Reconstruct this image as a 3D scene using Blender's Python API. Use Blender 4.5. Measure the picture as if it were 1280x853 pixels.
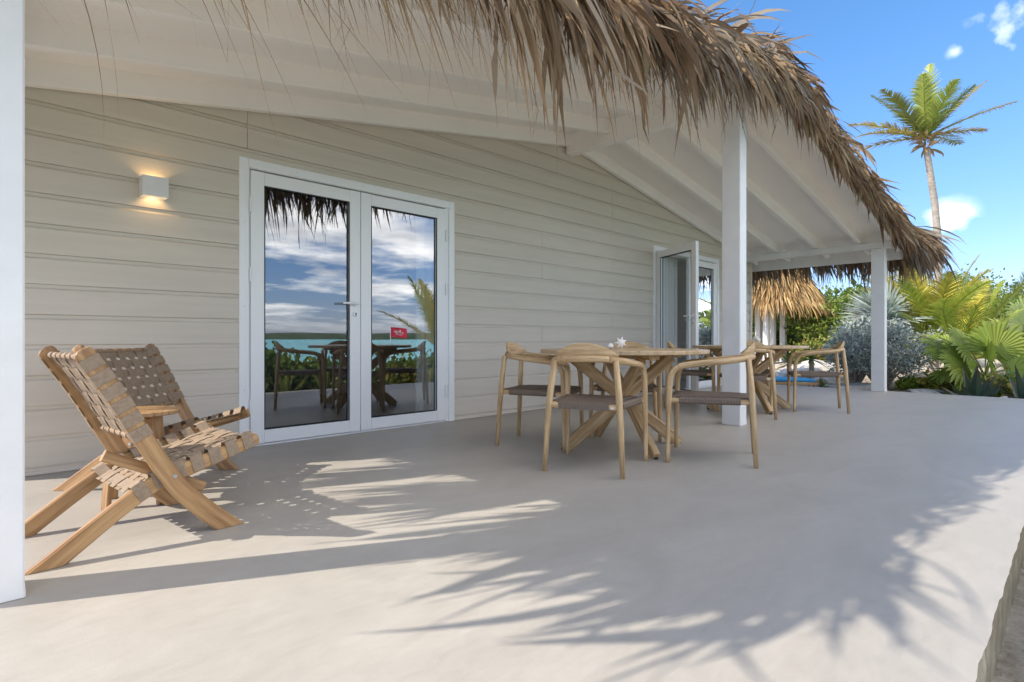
import bpy, bmesh, math, random
from mathutils import Vector, Matrix, Quaternion, noise
R_ = math.radians
random.seed(7)
for o in list(bpy.data.objects):
    bpy.data.objects.remove(o)
SC = bpy.context.scene
COL = SC.collection

# ------------------------------------------------------------------ camera
FPX = 702.0; YAW = R_(45.4); EYE = 0.85
cam_d = bpy.data.cameras.new('camera')
cam_d.sensor_width = 36.0
cam_d.lens = FPX / 1280 * 36.0
cam_d.shift_y = -3.0 / 1280
cam_d.clip_end = 9000
cam = bpy.data.objects.new('camera', cam_d)
COL.objects.link(cam)
cam.location = (0, 0, EYE)
cam.rotation_euler = (math.pi / 2, 0, YAW - math.pi / 2)
SC.camera = cam

# ------------------------------------------------------------------ sun and sky
SUN_EL = R_(37.6)
SUN_H = Vector((-0.893, 0.452, 0)).normalized()            # horizontal direction towards the sun
SUN = (SUN_H * math.cos(SUN_EL) + Vector((0, 0, math.sin(SUN_EL)))).normalized()
sl = bpy.data.lights.new('sun', 'SUN')
sl.energy = 2.3
sl.angle = R_(0.53)
sl.color = (1.0, 0.925, 0.81)
so = bpy.data.objects.new('sun', sl)
so.rotation_euler = (-SUN).to_track_quat('-Z', 'Y').to_euler()
so.location = (-20, 12, 25)
COL.objects.link(so)

W = bpy.data.worlds.new('World')
SC.world = W
W.use_nodes = True
nt = W.node_tree
for n in list(nt.nodes):
    nt.nodes.remove(n)
def wn(t, **k):
    n = nt.nodes.new(t)
    for a, b in k.items():
        setattr(n, a, b)
    return n
sky = wn('ShaderNodeTexSky', sky_type='NISHITA', sun_disc=False)
sky.sun_elevation = SUN_EL
sky.sun_rotation = math.atan2(SUN_H.x, SUN_H.y)
sky.altitude = 0; sky.air_density = 1.0; sky.dust_density = 0.35; sky.ozone_density = 2.2
tc = wn('ShaderNodeTexCoord')
sep = wn('ShaderNodeSeparateXYZ')
nt.links.new(tc.outputs['Generated'], sep.inputs[0])
def wmath(op, a, b=None, clamp=False):
    n = wn('ShaderNodeMath', operation=op, use_clamp=clamp)
    for i, s in enumerate((a, b)):
        if s is None:
            continue
        if isinstance(s, (int, float)):
            n.inputs[i].default_value = s
        else:
            nt.links.new(s, n.inputs[i])
    return n.outputs[0]
zz = wmath('ADD', wmath('MAXIMUM', sep.outputs[2], 0.0), 0.10)
cmb = wn('ShaderNodeCombineXYZ')
nt.links.new(wmath('DIVIDE', sep.outputs[0], zz), cmb.inputs[0])
nt.links.new(wmath('DIVIDE', sep.outputs[1], zz), cmb.inputs[1])
n1 = wn('ShaderNodeTexNoise'); n1.inputs['Scale'].default_value = 0.85; n1.inputs['Detail'].default_value = 7; n1.inputs['Roughness'].default_value = 0.56
nt.links.new(cmb.outputs[0], n1.inputs['Vector'])
# fair-weather cumulus over the sea (seen in the glass of the doors), only wisps over the land
sea_side = wmath('MULTIPLY', wmath('ADD', wmath('MULTIPLY', sep.outputs[1], -1.0), 0.05), 2.2, True)
thr = wmath('SUBTRACT', 0.68, wmath('MULTIPLY', sea_side, 0.222))
cl = wmath('MULTIPLY', wmath('SUBTRACT', n1.outputs['Fac'], thr), 8.0, True)
up = wmath('MULTIPLY', sep.outputs[2], 14.0, True)
cl = wmath('MULTIPLY', wmath('MULTIPLY', cl, up), 0.9)
# three thin wisps over the land
nw = wn('ShaderNodeTexNoise'); nw.inputs['Scale'].default_value = 16.0; nw.inputs['Detail'].default_value = 6
nt.links.new(tc.outputs['Generated'], nw.inputs['Vector'])
for cx_, cy_, cz_, rad_, str_ in ((1.333, 0.090, 0.548, 0.062, 0.75), (1.258, 0.164, 0.214, 0.040, 0.85), (1.265, 0.157, 0.512, 0.016, 0.35), (1.05, -0.45, 0.40, 0.06, 0.8)):
    vd = wn('ShaderNodeVectorMath', operation='DISTANCE'); vd.inputs[1].default_value = Vector((cx_, cy_, cz_)).normalized()
    nt.links.new(tc.outputs['Generated'], vd.inputs[0])
    fall = wmath('SUBTRACT', 1.0, wmath('DIVIDE', vd.outputs['Value'], rad_), True)
    wsp = wmath('MULTIPLY', wmath('MULTIPLY', wmath('SUBTRACT', wmath('ADD', wmath('MULTIPLY', nw.outputs['Fac'], 1.5), wmath('MULTIPLY', fall, 0.4)), 0.92), 2.4, True), wmath('MULTIPLY', fall, str_ * 1.3, True))
    cl = wmath('MAXIMUM', cl, wsp)
mix = wn('ShaderNodeMix', data_type='RGBA')
nt.links.new(cl, mix.inputs['Factor'])
# clear tropical air: a little less red near the zenith, a softer horizon
spc = wn('ShaderNodeSeparateColor'); cbc = wn('ShaderNodeCombineColor')
nt.links.new(sky.outputs[0], spc.inputs[0])
for i_, (k_, p_) in enumerate(((0.31, 1.0), (0.545, 0.77), (0.79, 0.76))):
    nt.links.new(wmath('MULTIPLY', wmath('POWER', spc.outputs[i_], p_), k_), cbc.inputs[i_])
nt.links.new(cbc.outputs[0], mix.inputs[6])
shade = wn('ShaderNodeMix', data_type='RGBA')                  # lit tops, grey bellies
n2 = wn('ShaderNodeTexNoise'); n2.inputs['Scale'].default_value = 2.3; n2.inputs['Detail'].default_value = 5
nt.links.new(cmb.outputs[0], n2.inputs['Vector'])
nt.links.new(wmath('MULTIPLY', wmath('SUBTRACT', n2.outputs['Fac'], 0.36), 3.6, True), shade.inputs['Factor'])
shade.inputs[6].default_value = (5.6, 5.5, 5.5, 1); shade.inputs[7].default_value = (11.0, 10.5, 9.8, 1)
nt.links.new(shade.outputs[2], mix.inputs[7])
bg = wn('ShaderNodeBackground')
bg.inputs['Strength'].default_value = 0.15
nt.links.new(mix.outputs[2], bg.inputs['Color'])
wo = wn('ShaderNodeOutputWorld')
nt.links.new(bg.outputs[0], wo.inputs[0])

SC.view_settings.view_transform = 'Standard'
SC.view_settings.look = 'None'
SC.view_settings.gamma = 1.0
SC.view_settings.use_curve_mapping = False
SC.view_settings.exposure = 1.62
SC.render.engine = 'CYCLES'
SC.cycles.max_bounces = 10
SC.cycles.diffuse_bounces = 6
SC.cycles.transparent_max_bounces = 24

# ------------------------------------------------------------------ materials
def mat(name, col, rough=0.6, col2=None, scale=8.0, bump=0.0, bscale=60.0, vec='Object', stretch=(1, 1, 1), spec=0.5, mixpos=(0.35, 0.65), detail=5):
    m = bpy.data.materials.new(name)
    m.use_nodes = True
    t = m.node_tree; b = t.nodes['Principled BSDF']
    b.inputs['Roughness'].default_value = rough
    b.inputs['Specular IOR Level'].default_value = spec
    b.inputs['Base Color'].default_value = (*col, 1)
    if vec == 'gr':
        a = t.nodes.new('ShaderNodeAttribute'); a.attribute_name = 'gr'; v = a.outputs['Vector']
    else:
        a = t.nodes.new('ShaderNodeTexCoord'); v = a.outputs[vec]
    mp = t.nodes.new('ShaderNodeMapping'); mp.inputs['Scale'].default_value = stretch
    t.links.new(v, mp.inputs['Vector'])
    if col2 is not None:
        n = t.nodes.new('ShaderNodeTexNoise'); n.inputs['Scale'].default_value = scale; n.inputs['Detail'].default_value = detail
        n.inputs['Roughness'].default_value = 0.6
        t.links.new(mp.outputs[0], n.inputs['Vector'])
        r = t.nodes.new('ShaderNodeValToRGB')
        r.color_ramp.elements[0].position = mixpos[0]; r.color_ramp.elements[1].position = mixpos[1]
        r.color_ramp.elements[0].color = (*col, 1); r.color_ramp.elements[1].color = (*col2, 1)
        t.links.new(n.outputs['Fac'], r.inputs[0]); t.links.new(r.outputs[0], b.inputs['Base Color'])
    if bump:
        n = t.nodes.new('ShaderNodeTexNoise'); n.inputs['Scale'].default_value = bscale; n.inputs['Detail'].default_value = 4
        t.links.new(mp.outputs[0], n.inputs['Vector'])
        bp = t.nodes.new('ShaderNodeBump'); bp.inputs['Strength'].default_value = bump; bp.inputs['Distance'].default_value = 0.01
        t.links.new(n.outputs['Fac'], bp.inputs['Height']); t.links.new(bp.outputs[0], b.inputs['Normal'])
    return m

def leafmat(name, rough=0.5, trans=0.35, gain=1.0, spec=.35):
    m = bpy.data.materials.new(name); m.use_nodes = True
    t = m.node_tree; b = t.nodes['Principled BSDF']
    a = t.nodes.new('ShaderNodeAttribute'); a.attribute_name = 'col'
    oi = t.nodes.new('ShaderNodeObjectInfo')
    mr = t.nodes.new('ShaderNodeMapRange'); mr.inputs[3].default_value = 0.8 * gain; mr.inputs[4].default_value = 1.2 * gain
    t.links.new(oi.outputs['Random'], mr.inputs[0])
    vm = t.nodes.new('ShaderNodeVectorMath'); vm.operation = 'SCALE'
    t.links.new(a.outputs['Color'], vm.inputs[0]); t.links.new(mr.outputs[0], vm.inputs['Scale'])
    t.links.new(vm.outputs[0], b.inputs['Base Color'])
    b.inputs['Roughness'].default_value = rough; b.inputs['Specular IOR Level'].default_value = spec
    tr = t.nodes.new('ShaderNodeBsdfTranslucent'); t.links.new(vm.outputs[0], tr.inputs['Color'])
    mx = t.nodes.new('ShaderNodeMixShader'); mx.inputs[0].default_value = trans
    o = t.nodes['Material Output']
    t.links.new(b.outputs[0], mx.inputs[1]); t.links.new(tr.outputs[0], mx.inputs[2]); t.links.new(mx.outputs[0], o.inputs[0])
    return m

M = {}
M['siding'] = mat('siding', (0.60, 0.535, 0.445), 0.6, (0.64, 0.575, 0.485), 3.0, 0.10, 40, stretch=(0.4, 1, 6))
M['white'] = mat('white_paint', (0.74, 0.725, 0.70), 0.45, (0.68, 0.665, 0.64), 4.0, 0.10, 30)
M['ceiling'] = mat('ceiling_paint', (0.88, 0.855, 0.805), 0.55, (0.85, 0.825, 0.775), 2.0, 0.06, 25)
M['alu'] = mat('white_aluminium', (0.85, 0.85, 0.845), 0.32, None)
M['steel'] = mat('brushed_steel', (0.6, 0.6, 0.6), 0.3, None)
M['steel'].node_tree.nodes['Principled BSDF'].inputs['Metallic'].default_value = 1.0
M['black'] = mat('black_rubber', (0.02, 0.02, 0.02), 0.6, None)
M['teak'] = mat('acacia_wood', (0.25, 0.125, 0.048), 0.48, (0.47, 0.285, 0.13), 1.0, 0.15, 1.0, 'gr', (2.6, 38, 38), mixpos=(0.34, 0.64))
M['oak'] = mat('weathered_wood', (0.37, 0.22, 0.095), 0.6, (0.66, 0.465, 0.25), 1.0, 0.2, 1.0, 'gr', (4.0, 50, 50), mixpos=(0.34, 0.64))
M['greywood'] = mat('greyed_wood', (0.30, 0.25, 0.20), 0.55, (0.42, 0.36, 0.29), 1.0, 0.15, 1.0, 'gr', (3.0, 30, 30), mixpos=(0.28, 0.72))
M['web'] = mat('webbing', (0.25, 0.18, 0.12), 0.8, (0.32, 0.24, 0.165), 60.0, 0.3, 400)
M['shell'] = mat('shell', (0.75, 0.70, 0.64), 0.5, (0.85, 0.82, 0.78), 30.0, 0.3, 90)
M['thatch'] = leafmat('thatch_leaf', 0.8, 0.16, .78, spec=.12)
M['leaf'] = leafmat('leaf', 0.42, 0.38)
M['bark'] = mat('bark', (0.24, 0.20, 0.165), 0.85, (0.40, 0.345, 0.29), 6.0, 0.5, 30, stretch=(1, 1, 3))
M['stone'] = mat('stone', (0.42, 0.38, 0.33), 0.85, (0.60, 0.56, 0.50), 5.0, 0.6, 18)
M['blue'] = mat('blue_fabric', (0.02, 0.24, 0.52), 0.7, (0.03, 0.30, 0.60), 20.0, 0.1, 200)
M['curtain'] = mat('curtain', (0.72, 0.72, 0.70), 0.8, None)
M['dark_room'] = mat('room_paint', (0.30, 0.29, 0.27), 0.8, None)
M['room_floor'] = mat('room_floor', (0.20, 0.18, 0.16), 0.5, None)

# woven cord seat
m = mat('woven_cord', (0.20, 0.145, 0.105), 0.75); t = m.node_tree; b = t.nodes['Principled BSDF']
a = t.nodes.new('ShaderNodeAttribute'); a.attribute_name = 'gr'
w1 = t.nodes.new('ShaderNodeTexWave'); w1.wave_type = 'BANDS'; w1.bands_direction = 'X'; w1.inputs['Scale'].default_value = 34; w1.inputs['Distortion'].default_value = 0.6
t.links.new(a.outputs['Vector'], w1.inputs['Vector'])
r = t.nodes.new('ShaderNodeValToRGB'); r.color_ramp.elements[0].color = (0.13, 0.092, 0.066, 1); r.color_ramp.elements[1].color = (0.25, 0.185, 0.135, 1)
t.links.new(w1.outputs['Fac'], r.inputs[0]); t.links.new(r.outputs[0], b.inputs['Base Color'])
bp = t.nodes.new('ShaderNodeBump'); bp.inputs['Strength'].default_value = 0.6; bp.inputs['Distance'].default_value = 0.006
t.links.new(w1.outputs['Fac'], bp.inputs['Height']); t.links.new(bp.outputs[0], b.inputs['Normal'])
M['cord'] = m

# trowelled cement deck
m = mat('cement', (0.5, 0.48, 0.45), 0.5); t = m.node_tree; b = t.nodes['Principled BSDF']
tcn = t.nodes.new('ShaderNodeTexCoord')
def tn(scale, detail=5, rough=0.6, st=(1, 1, 1), dist=0.0):
    mp = t.nodes.new('ShaderNodeMapping'); mp.inputs['Scale'].default_value = st
    t.links.new(tcn.outputs['Object'], mp.inputs[0])
    n = t.nodes.new('ShaderNodeTexNoise'); n.inputs['Scale'].default_value = scale; n.inputs['Detail'].default_value = detail
    n.inputs['Roughness'].default_value = rough; n.inputs['Distortion'].default_value = dist
    t.links.new(mp.outputs[0], n.inputs['Vector'])
    return n
na, nb, nc = tn(1.3, 6, 0.62, (1, 1.8, 1), 1.2), tn(9, 6, 0.7, (1, 2.4, 1), 0.8), tn(160, 2)
r = t.nodes.new('ShaderNodeValToRGB'); r.color_ramp.elements[0].position = 0.3; r.color_ramp.elements[1].position = 0.72
r.color_ramp.elements[0].color = (0.325, 0.296, 0.256, 1); r.color_ramp.elements[1].color = (0.43, 0.396, 0.348, 1)
add = t.nodes.new('ShaderNodeMath'); add.operation = 'MULTIPLY_ADD'; add.inputs[1].default_value = 0.45
t.links.new(nb.outputs['Fac'], add.inputs[0])
sc_ = t.nodes.new('ShaderNodeMath'); sc_.operation = 'MULTIPLY'; sc_.inputs[1].default_value = 0.55
t.links.new(na.outputs['Fac'], sc_.inputs[0]); t.links.new(sc_.outputs[0], add.inputs[2])
t.links.new(add.outputs[0], r.inputs[0]); t.links.new(r.outputs[0], b.inputs['Base Color'])
rr = t.nodes.new('ShaderNodeMapRange'); rr.inputs[3].default_value = 0.36; rr.inputs[4].default_value = 0.58
t.links.new(nb.outputs['Fac'], rr.inputs[0]); t.links.new(rr.outputs[0], b.inputs['Roughness'])
bp = t.nodes.new('ShaderNodeBump'); bp.inputs['Strength'].default_value = 0.12; bp.inputs['Distance'].default_value = 0.004
ad2 = t.nodes.new('ShaderNodeMath'); ad2.operation = 'ADD'
t.links.new(nb.outputs['Fac'], ad2.inputs[0]); t.links.new(nc.outputs['Fac'], ad2.inputs[1])
t.links.new(ad2.outputs[0], bp.inputs['Height']); t.links.new(bp.outputs[0], b.inputs['Normal'])
M['cement'] = m
M['rawedge'] = mat('raw_concrete', (0.30, 0.26, 0.20), 0.9, (0.52, 0.48, 0.38), 9.0, 0.9, 45, stretch=(1, 1, 0.5))

# sandy, littered ground
m = mat('sandy_ground', (0.5, 0.42, 0.32), 0.95); t = m.node_tree; b = t.nodes['Principled BSDF']
tcn = t.nodes.new('ShaderNodeTexCoord')
na, nb = tn(0.9, 7, 0.7), tn(14, 6, 0.75)
r = t.nodes.new('ShaderNodeValToRGB'); e = r.color_ramp.elements
e[0].position = 0.36; e[0].color = (0.22, 0.15, 0.09, 1); e[1].position = 0.56; e[1].color = (0.60, 0.53, 0.43, 1)
mm = t.nodes.new('ShaderNodeMath'); mm.operation = 'MULTIPLY_ADD'; mm.inputs[1].default_value = 0.55
sc_ = t.nodes.new('ShaderNodeMath'); sc_.operation = 'MULTIPLY'; sc_.inputs[1].default_value = 0.45
t.links.new(na.outputs['Fac'], mm.inputs[0]); t.links.new(nb.outputs['Fac'], sc_.inputs[0]); t.links.new(sc_.outputs[0], mm.inputs[2])
t.links.new(mm.outputs[0], r.inputs[0]); t.links.new(r.outputs[0], b.inputs['Base Color'])
bp = t.nodes.new('ShaderNodeBump'); bp.inputs['Strength'].default_value = 0.8; bp.inputs['Distance'].default_value = 0.05
t.links.new(nb.outputs['Fac'], bp.inputs['Height']); t.links.new(bp.outputs[0], b.inputs['Normal'])
M['ground'] = m

m = mat('shallow_sea', (0.04, 0.47, 0.47), 0.3, (0.09, 0.58, 0.54), 0.02, 0.5, 0.8, spec=0.25, stretch=(1, 3, 1)); M['sea'] = m
M['hill'] = mat('hill', (0.05, 0.085, 0.035), 0.9, (0.10, 0.12, 0.06), 0.02)

# glass: coated panes, half mirror half see-through
m = bpy.data.materials.new('door_glass'); m.use_nodes = True; t = m.node_tree
for n in list(t.nodes):
    if n.type != 'OUTPUT_MATERIAL': t.nodes.remove(n)
o = t.nodes['Material Output']
gl = t.nodes.new('ShaderNodeBsdfGlossy'); gl.inputs['Roughness'].default_value = 0.0; gl.inputs['Color'].default_value = (0.86, 0.90, 0.95, 1)
tr = t.nodes.new('ShaderNodeBsdfTransparent'); tr.inputs['Color'].default_value = (0.80, 0.83, 0.84, 1)
fr = t.nodes.new('ShaderNodeFresnel'); fr.inputs['IOR'].default_value = 1.5
ma = t.nodes.new('ShaderNodeMath'); ma.operation = 'MULTIPLY_ADD'; ma.inputs[1].default_value = 0.6; ma.inputs[2].default_value = 0.22; ma.use_clamp = True
t.links.new(fr.outputs[0], ma.inputs[0])
gtc = t.nodes.new('ShaderNodeTexCoord'); gn = t.nodes.new('ShaderNodeTexNoise'); gn.inputs['Scale'].default_value = 2.2; gn.inputs['Detail'].default_value = 1.0
gb = t.nodes.new('ShaderNodeBump'); gb.inputs['Strength'].default_value = 0.1; gb.inputs['Distance'].default_value = 0.0022
t.links.new(gtc.outputs['Object'], gn.inputs['Vector']); t.links.new(gn.outputs['Fac'], gb.inputs['Height']); t.links.new(gb.outputs[0], gl.inputs['Normal'])
mx = t.nodes.new('ShaderNodeMixShader'); t.links.new(ma.outputs[0], mx.inputs[0]); t.links.new(tr.outputs[0], mx.inputs[1]); t.links.new(gl.outputs[0], mx.inputs[2])
t.links.new(mx.outputs[0], o.inputs[0])
M['glass'] = m
m = mat('lamp_glow', (1, 0.9, 0.7), 0.5); b = m.node_tree.nodes['Principled BSDF']
b.inputs['Emission Color'].default_value = (1.0, 0.80, 0.50, 1); b.inputs['Emission Strength'].default_value = 0.55
M['glow'] = m

# red flag with a white printed motif
m = mat('flag_cloth', (0.62, 0.03, 0.07), 0.8); t = m.node_tree; b = t.nodes['Principled BSDF']
a = t.nodes.new('ShaderNodeAttribute'); a.attribute_name = 'gr'
n = t.nodes.new('ShaderNodeTexNoise'); n.inputs['Scale'].default_value = 9.0; n.inputs['Detail'].default_value = 1.0
t.links.new(a.outputs['Vector'], n.inputs['Vector'])
gm = t.nodes.new('ShaderNodeVectorMath'); gm.operation = 'DISTANCE'; gm.inputs[1].default_value = (0.52, 0.5, 0)
t.links.new(a.outputs['Vector'], gm.inputs[0])
g2 = t.nodes.new('ShaderNodeMath'); g2.operation = 'LESS_THAN'; g2.inputs[1].default_value = 0.30; t.links.new(gm.outputs['Value'], g2.inputs[0])
g3 = t.nodes.new('ShaderNodeMath'); g3.operation = 'GREATER_THAN'; g3.inputs[1].default_value = 0.52; t.links.new(n.outputs['Fac'], g3.inputs[0])
g4 = t.nodes.new('ShaderNodeMath'); g4.operation = 'MULTIPLY'; t.links.new(g2.outputs[0], g4.inputs[0]); t.links.new(g3.outputs[0], g4.inputs[1])
mx = t.nodes.new('ShaderNodeMix'); mx.data_type = 'RGBA'; mx.inputs[6].default_value = (0.62, 0.03, 0.07, 1); mx.inputs[7].default_value = (0.8, 0.75, 0.75, 1)
t.links.new(g4.outputs[0], mx.inputs[0]); t.links.new(mx.outputs[2], b.inputs['Base Color'])
M['flag'] = m

# ------------------------------------------------------------------ mesh builder
class MB:
    def __init__(s):
        s.v = []; s.f = []; s.g = []; s.c = []
    def add(s, verts, faces, gr=None, col=None):
        o = len(s.v)
        s.v += [tuple(p) for p in verts]
        s.f += [tuple(i + o for i in f) for f in faces]
        s.g += [tuple(p) for p in (gr if gr is not None else verts)]
        if col is None: col = (0.5, 0.5, 0.5)
        s.c += (col if isinstance(col, list) else [tuple(col)] * len(verts))
        return s
    def box(s, x0, x1, y0, y1, z0, z1, c=0.0, axis=0):
        """box with chamfered long edges, swept along axis"""
        d = (x1 - x0, y1 - y0, z1 - z0)
        ce = Vector(((x0 + x1) / 2, (y0 + y1) / 2, (z0 + z1) / 2))
        e = Vector((0, 0, 0)); e[axis] = d[axis] / 2
        u = Vector((0, 0, 1)) if axis != 2 else Vector((0, 1, 0))
        w, h = {0: (d[1], d[2]), 1: (d[0], d[2]), 2: (d[0], d[1])}[axis]
        return s.sweep([ce - e, ce + e], rect(w, h, c), u)
    def sweep(s, path, sec, up=(0, 0, 1), scale=None, col=None, cap=True, off=0.0, transport=False):
        path = [Vector(p) for p in path]; up = Vector(up); n = len(path); k = len(sec)
        vs = []; gr = []; L = off; pn = None
        for i, p in enumerate(path):
            t = (path[min(i + 1, n - 1)] - path[max(i - 1, 0)])
            if t.length < 1e-9: t = Vector((0, 0, 1))
            t.normalize()
            if i: L += (p - path[i - 1]).length
            ref = pn if (transport and pn is not None) else up
            sd = t.cross(ref)
            if sd.length < 1e-4: sd = t.cross(Vector((1, 0, 0)) if abs(t.x) < .9 else Vector((0, 1, 0)))
            sd.normalize(); nn = sd.cross(t).normalized(); pn = nn
            q = 1.0 if scale is None else scale[i]
            for a, b_ in sec:
                vs.append(p + sd * a * q + nn * b_ * q); gr.append((L, a * q + off * .37, b_ * q))
        fs = []
        for i in range(n - 1):
            for j in range(k):
                fs.append((i * k + j, i * k + (j + 1) % k, (i + 1) * k + (j + 1) % k, (i + 1) * k + j))
        if cap:
            fs.append(tuple(reversed(range(k)))); fs.append(tuple((n - 1) * k + j for j in range(k)))
        return s.add(vs, fs, gr, col)
    def tube(s, path, r, seg=10, col=None, off=0.0):
        if not isinstance(r, (list, tuple)): r = [r] * len(path)
        return s.sweep(path, circ(1.0, seg), (0, 0, 1), r, col, True, off, True)
    def ribbon(s, pts, wid, side, col, fold=0.0):
        """flat tapered blade; side = list of side vectors"""
        vs = []; fs = []; cs = []
        n = len(pts)
        for i in range(n):
            vs += [pts[i] - side[i] * wid[i], pts[i] + side[i] * wid[i]]
            cs += [col[i] if isinstance(col, list) else col] * 2
        for i in range(n - 1):
            fs.append((2 * i, 2 * i + 1, 2 * i + 3, 2 * i + 2))
        return s.add(vs, fs, None, cs)
    def mesh(s, name, smooth=False):
        me = bpy.data.meshes.new(name)
        me.from_pydata(s.v, [], s.f)
        a = me.attributes.new('gr', 'FLOAT_VECTOR', 'POINT'); a.data.foreach_set('vector', [x for p in s.g for x in p])
        a = me.attributes.new('col', 'FLOAT_COLOR', 'POINT'); a.data.foreach_set('color', [x for p in s.c for x in (p[0], p[1], p[2], 1.0)])
        if smooth: me.polygons.foreach_set('use_smooth', [True] * len(me.polygons))
        me.update()
        return me
    def build(s, name, m, parent=None, smooth=False, sharp=None):
        me = s.mesh(name, smooth or sharp is not None)
        me.materials.append(M[m] if isinstance(m, str) else m)
        if sharp is not None: me.set_sharp_from_angle(angle=R_(sharp))
        return link(name, me, parent)
def link(name, me, parent=None):
    o = bpy.data.objects.new(name, me); COL.objects.link(o)
    if parent is not None: o.parent = parent
    return o
def rect(w, h, c=0.0):
    a, b_ = w / 2, h / 2
    if c <= 0: return [(-a, -b_), (a, -b_), (a, b_), (-a, b_)]
    return [(-a + c, -b_), (a - c, -b_), (a, -b_ + c), (a, b_ - c), (a - c, b_), (-a + c, b_), (-a, b_ - c), (-a, -b_ + c)]
def circ(r, n): return [(r * math.cos(2 * math.pi * i / n), r * math.sin(2 * math.pi * i / n)) for i in range(n)]
def empty(name, loc=(0, 0, 0), rz=0.0):
    o = bpy.data.objects.new(name, None); COL.objects.link(o); o.location = loc; o.rotation_euler = (0, 0, rz); o.empty_display_size = .1
    return o
def tag(o, label=None, cat=None, group=None, kind=None):
    if label: o['label'] = label
    if cat: o['category'] = cat
    if group: o['group'] = group
    if kind: o['kind'] = kind
    return o
def copy_tree(o, parent=None):
    c = o.copy(); COL.objects.link(c); c.parent = parent
    for ch in [x for x in bpy.data.objects if x.parent is o]:
        copy_tree(ch, c)
    return c
def spline(pts, n=6):
    """Catmull-Rom through pts"""
    P = [Vector(p) for p in pts]; P = [P[0] * 2 - P[1]] + P + [P[-1] * 2 - P[-2]]; out = []
    for i in range(1, len(P) - 2):
        for k in range(n):
            u = k / n
            a, b_, c, d = P[i - 1], P[i], P[i + 1], P[i + 2]
            out.append(.5 * (2 * b_ + (c - a) * u + (2 * a - 5 * b_ + 4 * c - d) * u * u + (3 * b_ - a - 3 * c + d) * u ** 3))
    out.append(P[-2]); return out
CF = Vector((math.cos(YAW), math.sin(YAW), 0)); CR = Vector((math.sin(YAW), -math.cos(YAW), 0))
def spot(px, depth, z=0.0):
    """a point 'depth' metres out in the direction of photo column px (depth is chosen from the ground it stands on)"""
    p = CF * depth + CR * ((px - 640) / FPX * depth); return Vector((p.x, p.y, z))
rnd = random.Random(11)
U = rnd.uniform

# ------------------------------------------------------------------ layout numbers (metres)
WALL = 4.58           # front face of the house
HX0, HX1 = 0.08, 11.1  # house ends
RIDGE = 5.5
DECK0 = 0.185         # outer edge of the deck
DECKX = 10.72
RAKE = 2.10           # outer edge of the ceiling
def zr(x): return 3.27 - 0.168 * abs(x - RIDGE)       # underside of the rafters
def zc(x): return zr(x) + 0.15                          # ceiling boards

# ------------------------------------------------------------------ ground, sea, deck
def gh(x, y):
    z = -0.27
    d = math.hypot(max(0, x - 11.5), max(0, y - 6) * .3)
    z += 0.10 * min(1, d / 3) + 0.9 * max(0, min(1, (x - 17) / 14))
    if y < -7: z -= 2.6 * min(1, (-7 - y) / 16)
    z += 0.06 * noise.noise(Vector((x * .35, y * .35, 0))) * (1 if (x > 11.2 or y < -.6) else 0)
    return z
def axis_steps(lo, hi, fine0, fine1, fs, cs):
    a = []; x = lo
    while x < hi:
        a.append(x); x += fs if fine0 <= x < fine1 else cs
    a.append(hi); return a
xs = axis_steps(-300, 400, -12, 40, 1.0, 20); ys = axis_steps(-30, 400, -30, 25, 1.0, 20)
mb = MB(); mb.add([(x, y, gh(x, y)) for x in xs for y in ys], [(i * len(ys) + j, (i + 1) * len(ys) + j, (i + 1) * len(ys) + j + 1, i * len(ys) + j + 1) for i in range(len(xs) - 1) for j in range(len(ys) - 1)])
tag(mb.build('ground', 'ground', smooth=True), kind='structure')
mb = MB(); mb.add([(-4000, -5000, -2.2), (4000, -5000, -2.2), (4000, -20, -2.2), (-4000, -20, -2.2)], [(0, 1, 2, 3)])
tag(mb.build('sea', 'sea'), kind='structure')
mb = MB(); n = 160; vs = []
for i in range(n + 1):
    a = -1 + 2 * i / n; x = a * 3500
    hh = 12 + 16 * max(0, noise.noise(Vector((a * 3.1, 2.2, 0))) + .25) + 4 * noise.noise(Vector((a * 17, 0, 0)))
    vs += [(x, -1500, -3), (x, -1520, max(5, hh * .45)), (x, -1640, max(8, hh)), (x, -2200, max(6, hh * .5)), (x, -2600, -3)]
mb.add(vs, [(i * 5 + j, i * 5 + 5 + j, i * 5 + 6 + j, i * 5 + 1 + j) for i in range(n) for j in range(4)])
tag(mb.build('island_hills', 'hill', smooth=True), kind='structure')

# deck: trowelled top sheet over a raw slab with a chipped edge
mb = MB(); N = 420; x0 = -7.0
edge = []
for i in range(N + 1):
    x = x0 + (DECKX - x0) * i / N
    edge.append((x, DECK0 + 0.006 * noise.noise(Vector((x * 5, 0, 0))) + 0.008 * max(0, noise.noise(Vector((x * 26, 3, 0)))) ** 2 * 3 + U(-.0015, .0015)))
vs = [(x, y, 0) for x, y in edge] + [(x, WALL + .25, 0) for x, y in edge]
mb.add(vs, [(i, i + 1, N + 2 + i, N + 1 + i) for i in range(N)])
o = mb.build('deck', 'cement'); tag(o, kind='structure')
mb = MB(); rows = 7; vs = []
for i in range(N + 1):
    x, y = edge[i]
    for k in range(rows):
        f = k / (rows - 1)
        vs.append((x, y + (0.0 if k == 0 else 0.010 * noise.noise(Vector((x * 9, f * 4, 1))) + .012 + .01 * f), -f * 0.36))
mb.add(vs, [(i * rows + k, i * rows + k + 1, (i + 1) * rows + k + 1, (i + 1) * rows + k) for i in range(N) for k in range(rows - 1)])
mb.build('slab_edge', 'rawedge', o)
mb = MB(); mb.box(DECKX - .02, DECKX - .004, DECK0 + .03, WALL + .25, -.36, -.004); mb.build('slab_end', 'rawedge', o)
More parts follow.
